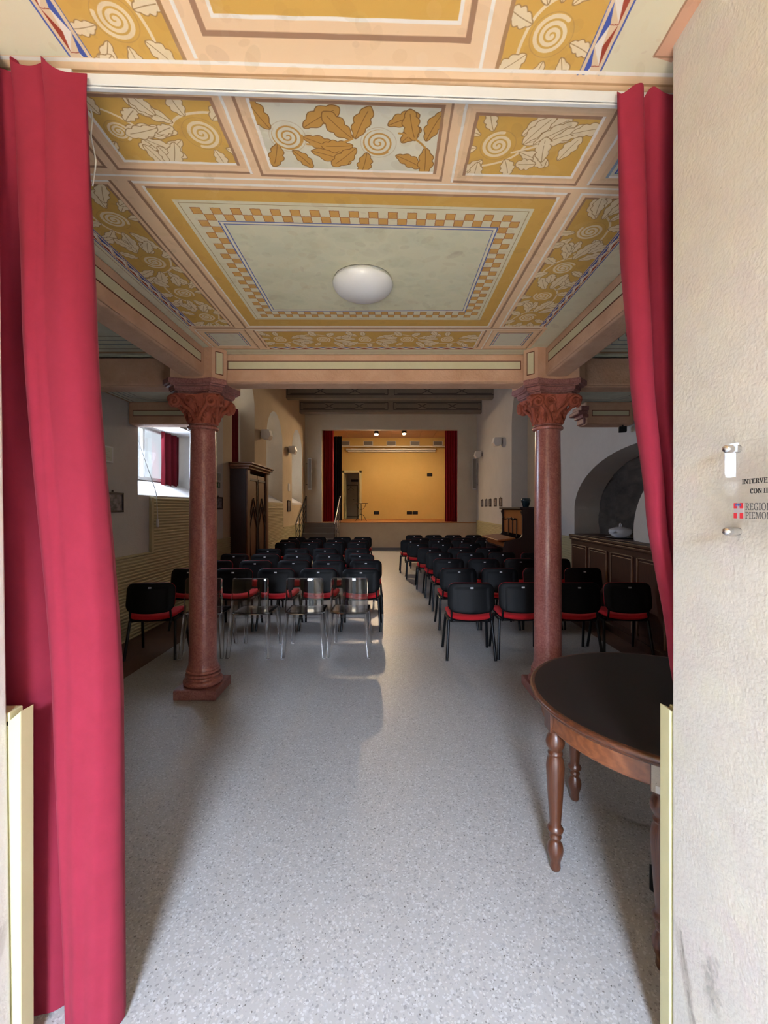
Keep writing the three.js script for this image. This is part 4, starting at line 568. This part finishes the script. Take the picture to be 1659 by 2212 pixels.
// ---------------------------------------------------------------- clear polycarbonate chairs
function makeGhost(label) {
  const t = thing('clear_chair', label, 'chair', [0, 0, 0], 0, 'clear plastic chairs');
  // seat: shallow dished slab
  { const g = pad(0.43, 0.42, 0.05, 0.014, { bend: 0.018, nu: 18, nv: 14 }); g.rotateX(-Math.PI / 2); g.translate(0, 0.462, -0.01); obj('seat', g, M.ghost, t); }
  obj('seat_edge', [lbox(0.36, 0.04, 0.008, 0, 0.438, 0.18, 0.003), lbox(0.36, 0.04, 0.008, 0, 0.438, -0.205, 0.003)], M.ghost, t);
  { const g = pad(0.405, 0.40, 0.02, 0.012, { bend: -0.03, nu: 18, nv: 12 }), p = g.attributes.position; for (let i = 0; i < p.count; i++) p.setX(i, p.getX(i) * (1.03 - 0.15 * p.getY(i))); g.computeVertexNormals(); g.rotateX(-0.10); g.translate(0, 0.672, 0.24); obj('backrest', g, M.ghost, t); }
  for (const s of [-1, 1]) for (const [z0, z1, w] of [[0.29, 0.205, 0.2], [-0.25, -0.19, 0.19]]) {
    const g = new THREE.CylinderGeometry(0.034, 0.023, 0.47, 4, 1); g.rotateY(Math.PI / 4); const p = g.attributes.position, dx = s * (w - 0.005) - s * (w + 0.025); for (let i = 0; i < p.count; i++) { const f = (p.getY(i) + 0.235) / 0.47; p.setX(i, p.getX(i) + s * (w + 0.025) + dx * f); p.setZ(i, p.getZ(i) + z0 + (z1 - z0) * f); } g.computeVertexNormals(); g.translate(0, 0.241, 0);
    const L = obj('leg', g, M.ghostLeg, t); obj('foot_cap', lbox(0.026, 0.006, 0.026, s * (w + 0.025), 0.003, z0, 0.001), M.sticker, L);
  }
  return t;
}
const gh = makeGhost('clear plastic chair half hidden behind the marble column'); gh.position.set(-2.05, 0, -5.06); gh.rotation.y = 0.04;
dup(gh, [-1.52, 0, 5.06], -0.03, 'clear plastic chair standing between the marble column and the other clear chairs');
dup(gh, [-0.935, 0, 5.08], 0.03, 'clear plastic chair, second nearest to the aisle');
dup(gh, [-0.43, 0, 5.10], -0.02, 'clear plastic chair standing nearest to the aisle');
// ---------------------------------------------------------------- counter and tureen under the stone arch
{ const t = thing('counter', 'dark wooden bar counter with raised panels under the stone arch', 'counter', [rw(5.2) - 0.11, 0, 5.2], -Math.atan(RK));
  obj('counter_body', [lbox(0.09, 1.17, 4.0, 0.045, 0.585, 0, 0.004)], M.counterWood, t); obj('counter_top', [lbox(0.115, 0.045, 4.04, 0.027, 1.198, -0.02, 0.012)], M.counterWood, t); obj('top_moulding', lbox(0.03, 0.04, 4.02, -0.012, 1.155, 0, 0.012), M.counterWood, t); obj('plinth_board', lbox(0.02, 0.1, 4.0, -0.008, 0.05, 0, 0.004), M.counterWood, t);
  for (let i = 0; i < 6; i++) { const z = -1.66 + i * 0.66; obj('raised_panel', [lbox(0.02, 0.86, 0.50, -0.004, 0.60, z, 0.012)], M.counterWood, t); for (const s of [-1, 1]) obj('panel_moulding', lbox(0.03, 0.92, 0.028, -0.008, 0.60, z + s * 0.27, 0.012), M.counterLight, t); obj('panel_moulding', lbox(0.026, 0.024, 0.55, -0.006, 1.055, z, 0.01), M.counterWood, t); }
}
{ const g = lbox(0.40, 0.045, 4.15, 0.205, 0, 0, 0.004); g.rotateY(-Math.atan(RK)); g.translate(rw(5.25), 1.198, -5.25); struct('trim_3', g, M.counterWood, 'dark wooden shelf inside the stone arch behind the counter', 'shelf'); }
{ const t = thing('soup_tureen', 'white porcelain lidded soup tureen on the counter', 'tureen', [rw(6.2) + 0.2, 1.2325, 6.2]);
  obj('bowl', lathe([[0.0001, 0.0], [0.075, 0.0], [0.08, 0.008], [0.1, 0.016], [0.138, 0.04], [0.147, 0.062], [0.144, 0.078], [0.138, 0.08], [0.0001, 0.08]], 48), M.porcelain, t);
  const lid = obj('lid', lathe([[0.147, 0.08], [0.149, 0.084], [0.138, 0.092], [0.10, 0.106], [0.05, 0.117], [0.016, 0.121], [0.0001, 0.121]], 48), M.porcelain, t); obj('knob', tube([[-0.02, 0.118, 0], [-0.018, 0.145, 0], [0, 0.158, 0], [0.018, 0.145, 0], [0.02, 0.118, 0]], 0.007, 20, 8), M.porcelain, lid);
  for (const s of [-1, 1]) obj('handle', tube([[s * 0.14, 0.066, 0.03], [s * 0.168, 0.064, 0.02], [s * 0.168, 0.06, -0.02], [s * 0.14, 0.062, -0.03]], 0.008, 18, 8), M.porcelain, t); t.rotation.y = 0.5; t.scale.set(1.04, 1.25, 1.04); }
{ const o = obj('saucer_plate', lathe([[0.0001, 0.0], [0.11, 0.0], [0.112, 0.004], [0.15, 0.006], [0.188, 0.014], [0.188, 0.017], [0.15, 0.0105], [0.0001, 0.0105]], 56), M.porcelain); o.position.set(rw(6.2) + 0.2, 1.2215, -6.2); tag(o, 'wide white plate under the soup tureen', 'plate'); }
// ---------------------------------------------------------------- piano and vase
{ const t = thing('upright_piano', 'brown upright piano with candle arms against the wall', 'piano', [2.62, 0, 9.28], 0.0);
  // local: x = 0 is the front board, the case goes to +x, length along z
  obj('case_end', metres(extrude(polyShape([[-0.36, 0], [0.52, 0], [0.52, 1.63], [0.02, 1.63], [-0.03, 1.58], [0.0, 1.5], [0.0, 1.12], [-0.04, 1.06], [-0.34, 0.98], [-0.36, 0.9]]), 0.05, { bevelEnabled: true, bevelSize: 0.004, bevelThickness: 0.004 }).translate(0, 0, 0.72)), M.darkWood, t);
  obj('case_end', metres(extrude(polyShape([[-0.36, 0], [0.52, 0], [0.52, 1.63], [0.02, 1.63], [-0.03, 1.58], [0.0, 1.5], [0.0, 1.12], [-0.04, 1.06], [-0.34, 0.98], [-0.36, 0.9]]), 0.05, { bevelEnabled: true, bevelSize: 0.004, bevelThickness: 0.004 }).translate(0, 0, -0.77)), M.darkWood, t);
  obj('top_board', lbox(0.6, 0.04, 1.6, 0.24, 1.645, 0, 0.01), M.darkWood, t); obj('front_board', lbox(0.05, 0.5, 1.44, 0.05, 1.36, 0, 0.01), M.pianoWood, t); obj('back_board', lbox(0.03, 1.6, 1.44, 0.5, 0.8, 0, 0.004), M.darkWood, t);
  obj('lower_board', lbox(0.04, 0.82, 1.44, 0.02, 0.47, 0, 0.006), M.darkWood, t);
  const fall = obj('keyboard_lid', lbox(0.36, 0.04, 1.42, -0.17, 1.05, 0, 0.012), M.pianoWood, t); fall.rotation.z = 0.12; obj('key_slip', lbox(0.03, 0.1, 1.44, -0.335, 0.93, 0, 0.01), M.pianoWood, t); obj('key_bed', lbox(0.34, 0.05, 1.44, -0.17, 0.87, 0, 0.01), M.darkWood, t);
  for (const z of [-0.3, 0.3]) { const c = obj('candle_arm', [tube([[0.02, 1.42, z], [-0.06, 1.40, z], [-0.1, 1.43, z + 0.03]], 0.01, 14, 7), lathe([[0.0001, 0.0], [0.03, 0.004], [0.034, 0.012], [0.012, 0.014], [0.012, 0.04], [0.0001, 0.04]], 16, -0.1, 1.43, z + 0.03)], M.steel, t); obj('hanging_rod', lbox(0.012, 0.36, 0.03, 0.016, 1.24, z, 0.004), M.darkWood, c); }
  obj('panel_strip', lbox(0.012, 0.3, 0.03, 0.018, 1.26, 0, 0.004), M.darkWood, t); obj('music_ledge', lbox(0.05, 0.03, 0.5, 0.0, 1.42, 0, 0.008), M.darkWood, t); }
{ const o = obj('vase', lathe([[0.0001, 0], [0.055, 0], [0.06, 0.01], [0.085, 0.08], [0.096, 0.13], [0.094, 0.155], [0.082, 0.17], [0.086, 0.178], [0.074, 0.178], [0.07, 0.168], [0.0001, 0.15]], 36), M.vase); o.position.set(2.82, 1.6665, -8.95); tag(o, 'dark blue-green glazed pot on top of the piano', 'pot'); }
// ---------------------------------------------------------------- carved cupboard
{ const t = thing('carved_cupboard', 'tall dark carved wooden cupboard against the window wall', 'cupboard', [-3.225, 0, 9.72]);
  // local: back at x = 0, front at x = 0.36, length along z (1.56)
  obj('side_panel', lbox(0.34, 2.45, 0.04, 0.17, 1.225, 0.76, 0.006), M.darkWood, t); obj('side_panel', lbox(0.34, 2.45, 0.04, 0.17, 1.225, -0.76, 0.006), M.darkWood, t); obj('back_panel', lbox(0.02, 2.45, 1.5, 0.012, 1.225, 0, 0), M.darkWood, t);
  obj('front_pilaster', lbox(0.05, 2.45, 0.16, 0.335, 1.225, 0.70, 0.01), M.midWood, t); obj('front_pilaster', lbox(0.05, 2.45, 0.16, 0.335, 1.225, -0.70, 0.01), M.midWood, t);
  obj('cornice', [lbox(0.40, 0.05, 1.62, 0.2, 2.475, 0, 0.012), lbox(0.45, 0.05, 1.70, 0.22, 2.525, 0, 0.016), lbox(0.48, 0.03, 1.75, 0.235, 2.565, 0, 0.01)], M.midWood, t); obj('base_board', lbox(0.38, 0.14, 1.58, 0.19, 0.07, 0, 0.01), M.darkWood, t);
  for (const z of [0.31, -0.31]) { const d = obj('cupboard_door', lbox(0.03, 2.2, 0.58, 0.31, 1.26, z, 0.006), M.midWood, t);
    const bar = (y0, z0, y1, z1) => rod([0.33, y0, z + z0], [0.33, y1, z + z1], 0.018, 0.018, 6); obj('diamond_moulding', [bar(1.45, -0.26, 1.85, 0), bar(1.85, 0, 1.45, 0.26), bar(1.2, -0.26, 1.66, 0), bar(1.66, 0, 1.2, 0.26), bar(1.2, -0.26, 0.7, -0.22), bar(0.7, -0.22, 0.4, 0), bar(0.4, 0, 0.7, 0.22), bar(0.7, 0.22, 1.2, 0.26)], M.darkWood, d);
    obj('panel_frame', [lbox(0.02, 0.05, 0.56, 0.33, 2.25, z), lbox(0.02, 2.0, 0.035, 0.33, 1.25, z + 0.27), lbox(0.02, 2.0, 0.035, 0.33, 1.25, z - 0.27)], M.darkWood, d); } }
// ---------------------------------------------------------------- curtains of the windows and the stage
function drape(name, label, cat, x0, x1, d, y0, y1, folds, depth, m, along = 'x', group) {
  const n = folds * 10, pts = []; for (let i = 0; i <= folds * 4; i++) { const s = i / (folds * 4); pts.push([x0 + (x1 - x0) * s, d + depth * (i % 4 === 1 ? 1 : i % 4 === 3 ? -1 : 0)]); }
  const rows = [[0, pts], [1, pts.map(([a, b], i) => [a + 0.01 * Math.sin(i * 2), d + (b - d) * 1.2])]]; const g = hanging(rows, 24, y1, y0);
  if (along === 'z') { const p = g.attributes.position; for (let i = 0; i < p.count; i++) { const X = p.getX(i), Z = -p.getZ(i); p.setX(i, Z); p.setZ(i, -X); } g.computeVertexNormals(); }
  return tag(obj(name, g, m), label, cat, group);
}
drape('window_curtain', 'dark red curtain hanging in the small bright window', 'curtain', 7.14, 7.74, -3.70, 2.0, 2.93, 3, 0.035, M.backCurtain, 'z');
drape('window_curtain', 'dark red curtain in the tall window behind the cupboard', 'curtain', 9.7, 10.6, -3.62, 2.36, 4.0, 4, 0.05, M.backCurtain, 'z');
drape('window_curtain', 'narrow red curtain in the arched niche beside the cupboard', 'curtain', 12.6, 13.2, -3.74, 2.2, 3.9, 3, 0.03, M.backCurtain, 'z');
drape('stage_curtain', 'dark red stage curtain beside the stage stairs', 'curtain', -2.59, -2.17, 17.5, 1.1, 4.95, 4, 0.05, M.stageCurtain);
drape('stage_curtain', 'black stage curtain beside the stage door', 'curtain', -2.45, -2.0, 19.0, 1.1, 4.75, 4, 0.05, M.blackCloth);
drape('stage_curtain', 'dark red stage curtain on the far side from the stairs', 'curtain', 2.28, 2.78, 17.5, 1.1, 4.95, 5, 0.05, M.stageCurtain);
// ---------------------------------------------------------------- things on the stage
{ const t = thing('bistro_table', 'small round metal pedestal table standing on the stage', 'table', [-1.12, 1.09, 18.3]);
  obj('table_top', lathe([[0.0001, 0.74], [0.28, 0.74], [0.285, 0.75], [0.28, 0.76], [0.0001, 0.76]], 32), M.counterLight, t); obj('pole', rod([0, 0.25, 0], [0, 0.74, 0], 0.016), M.steel, t);
  for (let i = 0; i < 3; i++) { const a = i * 2.094 + 0.5, C = Math.cos(a), S = Math.sin(a); obj('leg', tube([[0.01 * C, 0.3, 0.01 * S], [0.12 * C, 0.24, 0.12 * S], [0.2 * C, 0.12, 0.2 * S], [0.26 * C, 0.012, 0.26 * S]], 0.011, 16, 7), M.steel, t); obj('brace', tube([[0.01 * C, 0.48, 0.01 * S], [0.12 * C, 0.53, 0.12 * S], [0.2 * C, 0.64, 0.2 * S], [0.22 * C, 0.74, 0.22 * S]], 0.009, 16, 7), M.steel, t); } }
{ const t = thing('projection_screen', 'rolled-up white projection screen case on the yellow stage wall', 'screen', [0.15, 4.51, 21.9]); obj('screen_case', lbox(4.5, 0.1, 0.14, 0, 0.06, 0, 0.03), M.whitePaint, t); obj('screen_roll', lbox(4.4, 0.07, 0.1, 0.03, -0.04, 0.01, 0.03), M.whitePaint, t); }
{ const o = obj('stage_rail', rbox(-2.5, 2.8, 4.655, 4.70, 21.5, 21.56, 0.01), M.whitePaint); tag(o, 'long white rail above the projection screen', 'rail'); }
{ const mk = (x, i) => { const t = thing('wall_vent', 'grey ventilation grille high on the stage wall, ' + ORD[i] + ' from the door side', 'vent', [x, 4.89, 21.98], 0, 'stage wall vents'); obj('vent_frame', [lbox(0.48, 0.03, 0.03, 0, 0.105, 0), lbox(0.48, 0.03, 0.03, 0, -0.105, 0), lbox(0.03, 0.24, 0.03, -0.225, 0, 0), lbox(0.03, 0.24, 0.03, 0.225, 0, 0)], M.whitePaint, t); obj('vent_grille', lbox(0.44, 0.2, 0.01, 0, 0, 0, 0), M.greyBase, t); };
  [-2.16, -0.99, 0.17, 1.35, 2.51].forEach(mk); }
{ const mk = (x, y, label) => { const t = thing('wall_socket', label, 'socket', [x, y, 21.99]); obj('socket_plate', lbox(0.27, 0.16, 0.016, 0, 0, 0, 0.02), M.blackPlastic, t); obj('socket_insert', lbox(0.18, 0.09, 0.012, 0, 0, 0.006, 0.01), M.steel, t); };
  mk(-0.58, 1.40, 'single black wall socket low on the stage wall'); mk(1.08, 1.40, 'black socket, the one nearer the door of the low pair'); mk(1.37, 1.40, 'black socket, the one farther from the door of the low pair'); mk(2.1, 3.31, 'black wall plate halfway up the yellow stage wall'); }
// stage spotlights: the lit one gives warm light
M.lampGlow = new THREE.MeshStandardMaterial({ color: 0xffe0b0, emissive: 0xffd9a0, emissiveIntensity: 14 }); M.lampGlowLow = new THREE.MeshStandardMaterial({ color: 0xffe0b0, emissive: 0xffd9a0, emissiveIntensity: 2 });
for (const [x, y, power, glow, label] of [[-0.49, 4.80, 36, M.lampGlow, 'brightly lit stage spotlight under the ceiling nearer the door'], [0.685, 4.83, 22, M.lampGlowLow, 'dimmer stage spotlight under the ceiling farther from the door']]) {
  const t = thing('stage_spotlight', label, 'spotlight', [x, y, 18.5]);
  const body = lathe([[0.0001, 0.2], [0.07, 0.19], [0.085, 0.1], [0.1, 0.0], [0.11, -0.06], [0.095, -0.06], [0.085, 0.0], [0.0001, 0.05]], 28); body.rotateX(-0.35); obj('housing', body, M.blackMetal, t);
  const lens = lathe([[0.0001, -0.045], [0.095, -0.045], [0.095, -0.05], [0.0001, -0.06]], 24); lens.rotateX(-0.35); obj('lens', lens, glow, t); obj('yoke', [rod([-0.11, 0.05, 0], [-0.11, 0.3, 0], 0.008), rod([0.11, 0.05, 0], [0.11, 0.3, 0], 0.008), rod([-0.11, 0.3, 0], [0.11, 0.3, 0], 0.008), rod([0, 0.3, 0], [0, 0.36, 0], 0.012)], M.steel, t); obj('cable', tube([[0, 0.18, 0.02], [-0.2, 0.12, 0.03], [-0.3, 0.2, 0], [-0.34, 0.34, 0]], 0.007, 20, 6), M.blackPlastic, t);
  const l = new THREE.SpotLight(new THREE.Color(1, 0.74, 0.46), power, 0, 1.15, 1, 2); l.position.set(x, y - 0.09, -18.5); l.target.position.set(...(glow === M.lampGlow ? [-0.6, 0, -11] : [0.2, 2.2, -22])); l.castShadow = true; l.shadow.radius = 3; scene.add(l, l.target);
}
// back room: clothes rail with hanger, notice
{ const t = thing('clothes_rail', 'thin metal clothes rail with a hanger behind the stage door', 'clothes rail', [-1.85, 1.085, 23.0]); obj('rail_frame', [rod([-0.3, 0, 0], [-0.3, 1.75, 0], 0.014), rod([0.25, 0, 0], [0.25, 1.75, 0], 0.014), rod([-0.3, 1.75, 0], [0.25, 1.75, 0], 0.014), rod([-0.3, 0.12, 0], [0.25, 0.12, 0], 0.012)], M.blackMetal, t); obj('hanger', tube([[-0.26, 1.5, 0.02], [-0.1, 1.64, 0.02], [-0.1, 1.72, 0.02], [-0.1, 1.64, 0.02], [0.06, 1.5, 0.02], [-0.26, 1.5, 0.02]], 0.008, 40, 6), M.blackMetal, t); }
tag(obj('wall_notice', rbox(-1.98, -1.6, 3.05, 3.18, 23.57, 23.59, 0.004), M.frameWood), 'dark reddish notice on the wall behind the stage door', 'notice');
// ---------------------------------------------------------------- stairs to the stage with railings
{ const t = thing('stage_stairs', 'grey stairs up to the stage beside the window wall', 'stairs', [-2.52, 0, 15.1]);
  for (let i = 0; i < 6; i++) obj('step', lbox(1.28, 0.18 * (i + 1) - 0.006, 0.325, 0, (0.18 * (i + 1) - 0.006) / 2, -0.163 - i * 0.325, 0.008), M.stairTread, t);
  for (let i = 0; i < 6; i++) obj('tread_edge', lbox(1.28, 0.012, 0.03, 0, 0.18 * (i + 1) - 0.008, -0.012 - i * 0.325, 0.003), M.greyBase, t); }
for (const [x, label] of [[-3.179, 'black metal stair railing along the window wall'], [-1.862, 'black metal stair railing on the open side of the stairs']]) {
  const t = thing('stair_railing', label, 'railing', [x, 0, 15.15]); const H = (z) => 0.12 + (-z) / 0.325 * 0.18;
  obj('handrail', rod([0, H(0) + 0.95, 0], [0, H(-1.85) + 0.95, -1.85], 0.024), M.blackMetal, t); for (const z of [0, -0.62, -1.24, -1.85]) obj('post', rod([0, H(z) - 0.1, z], [0, H(z) + 0.95, z], 0.016), M.blackMetal, t);
  for (const o of [0.25, 0.45, 0.65]) obj('lower_bar', rod([0, H(0) + o, 0], [0, H(-1.85) + o, -1.85], 0.009), M.blackMetal, t); }
// ---------------------------------------------------------------- wall fittings
for (const [x, d, turn, label] of [[-3.02, 16.85, 0.35, 'slim grey column loudspeaker beside the stage stairs'], [3.34, 16.85, -0.35, 'slim grey column loudspeaker in the corner past the small pictures']]) { const t = thing('column_speaker', label, 'speaker', [x, 2.35, d], turn); obj('speaker_body', lbox(0.15, 1.22, 0.11, 0, 0.61, 0, 0.02), M.speaker, t); obj('speaker_grille', lbox(0.12, 1.14, 0.012, 0, 0.61, 0.056, 0.006), M.greyBase, t); for (const y of [0.2, 1.0]) obj('bracket', rod([0, y, -0.05], [Math.sign(x) * 0.12, y, -0.13], 0.014), M.steel, t); }
for (const [s, d, y, label] of [[-1, 11.15, 3.52, 'white wall floodlight between the cupboard window and the next niche'], [-1, 14.2, 3.53, 'white wall floodlight between the two arched niches'], [1, 12.75, 3.58, 'white wall floodlight above the picture nearest the piano'], [1, 15.97, 3.6, 'white wall floodlight above the picture nearest the stage']]) {
  const t = thing('wall_floodlight', label, 'wall lamp', [s < 0 ? -3.24 : rw(d), y, d]); obj('mount', lbox(0.06, 0.12, 0.12, -s * 0.03, 0, 0, 0.01), M.greyBase, t); const b = obj('lamp_body', metres(extrude(polyShape([[0, -0.09], [0.16, -0.13], [0.22, -0.04], [0.18, 0.1], [0, 0.1]].map(([a, c]) => [-s * (a + 0.05), c])), 0.26, { bevelEnabled: true, bevelSize: 0.008, bevelThickness: 0.008 }).translate(0, 0, -0.13)), M.whitePaint, t); obj('lamp_glass', lbox(0.12, 0.012, 0.2, -s * 0.13, -0.115, 0, 0.003), M.lampGlass, b); }
function photoTex(s0, sepia) { const c = canvas(128, 128), x = c.getContext('2d'); seed = s0; x.fillStyle = sepia ? '#7a625c' : '#77747c'; x.fillRect(0, 0, 128, 128); for (let i = 0; i < 90; i++) { x.globalAlpha = 0.35; x.fillStyle = ['#2a2528', '#b9b4ba', '#57525a', '#8d8890'][i % 4]; x.fillRect(R(0, 110), R(0, 110), R(6, 24), R(10, 50)); } x.globalAlpha = 1; return canvasTex(c, true, THREE.ClampToEdgeWrapping); }
function picture(label, side, d, y, w, h, s0, frame = 0.03, group) { // hangs on a side wall
  const x = side < 0 ? -3.24 : rw(d), t = thing('framed_picture', label, 'picture', [x - side * 0.014, y, d], side < 0 ? Math.PI / 2 : -Math.PI / 2, group), f = frame;
  obj('frame', [lbox(w, f, 0.024, 0, h / 2 - f / 2, 0), lbox(w, f, 0.024, 0, -h / 2 + f / 2, 0), lbox(f, h, 0.024, -w / 2 + f / 2, 0, 0), lbox(f, h, 0.024, w / 2 - f / 2, 0, 0)], M.frameWood, t);
  const g = new THREE.PlaneGeometry(w - 2 * f + 0.004, h - 2 * f + 0.004); g.translate(0, 0, 0.003); obj('print', g, std({ map: photoTex(s0), roughness: 0.35 }), t); obj('back_board', lbox(w - 0.01, h - 0.01, 0.008, 0, 0, -0.006, 0), M.frameWood, t); obj('hanging_hook', lbox(0.03, 0.03, 0.012, 0, h / 2 + 0.012, -0.002, 0.008), M.frameWood, t); }
picture('black and white photograph in a dark frame beside the red curtain on the window wall', -1, 5.13, 1.715, 0.40, 0.235, 301, 0.022);
picture('dark framed portrait photograph between the marble column and the cupboard', -1, 8.32, 1.74, 0.40, 0.24, 302);
picture('narrow dark framed picture between the two arched niches', -1, 14.25, 1.71, 0.38, 0.36, 303);
['nearest the stage', 'second from the stage', 'middle one of the five', 'fourth from the stage', 'nearest the piano'].forEach((w, i) => picture('small dark framed picture in a row of five, ' + w, 1, [15.85, 15.1, 14.4, 13.6, 12.85][i], 1.82, 0.30, 0.25, 310 + i, 0.03, 'row of five small pictures'));
function notice(label, d, y, w, h, m, s0) { const t = thing('wall_notice', label, 'notice', [-3.232, y, d], Math.PI / 2); obj('notice_board', lbox(w, h, 0.012, 0, 0, 0, 0.003), M.sticker, t); const g = new THREE.PlaneGeometry(w * 0.84, h * 0.8); g.translate(0, 0, 0.0075); const c = canvas(128, 96), x = c.getContext('2d'); x.fillStyle = m; x.fillRect(0, 0, 128, 96); seed = s0; for (let i = 0; i < 14; i++) { x.fillStyle = '#5d6660'; x.globalAlpha = 0.5; x.fillRect(6, 6 + i * 6.4, R(50, 112), 2.5); } obj('printed_sheet', g, std({ map: canvasTex(c, true, THREE.ClampToEdgeWrapping), roughness: 0.5 }), t); }
notice('printed notice in a pale frame above the black and white photograph', 4.96, 2.27, 0.36, 0.19, '#b9bfb4', 401); notice('printed plan above the green exit sign', 8.30, 2.24, 0.34, 0.17, '#a8aca4', 402);
{ const t = thing('exit_sign', 'small green emergency exit sign with arrow on the window wall', 'sign', [-3.23, 2.085, 8.26], Math.PI / 2); obj('sign_plate', lbox(0.30, 0.10, 0.012, 0, 0, 0, 0.003), M.exitGreen, t); obj('arrow_symbol', [lbox(0.09, 0.016, 0.004, -0.05, 0, 0.007, 0), lbox(0.04, 0.012, 0.004, -0.085, 0.012, 0.007, 0).rotateZ(0), lbox(0.05, 0.06, 0.004, 0.08, 0, 0.007, 0)], M.sticker, t); }
{ const t = thing('blind_cord', 'thin pull cord with white grip hanging from the window', 'cord'); obj('cord', tube([[-3.3, 2.62, -5.72], [-3.22, 2.2, -5.85], [-3.195, 1.85, -6.03], [-3.19, 1.5, -6.06]], 0.006, 30, 6), M.sticker, t); obj('grip', rbox(-3.205, -3.175, 1.38, 1.5, 6.04, 6.08, 0.012), M.sticker, t); }
{ const t = thing('wall_switch', 'small white switch plate between the two arched niches', 'switch', [-3.232, 2.32, 14.3], Math.PI / 2); obj('switch_plate', lbox(0.26, 0.24, 0.014, 0, 0, 0, 0.004), M.sticker, t); obj('switch_rocker', lbox(0.1, 0.14, 0.01, 0.04, 0, 0.008, 0.004), M.whitePaint, t); }
{ const t = thing('mini_speaker', 'small black speaker under the beam end above the stone arch', 'speaker', [2.95, 2.60, 5.5], -0.4); obj('speaker_case', lbox(0.09, 0.07, 0.08, 0, 0.035, 0, 0.01), M.blackPlastic, t); obj('mount', lbox(0.02, 0.03, 0.02, 0, 0.08, 0, 0.003), M.steel, t); }
renderer.render(scene, camera);
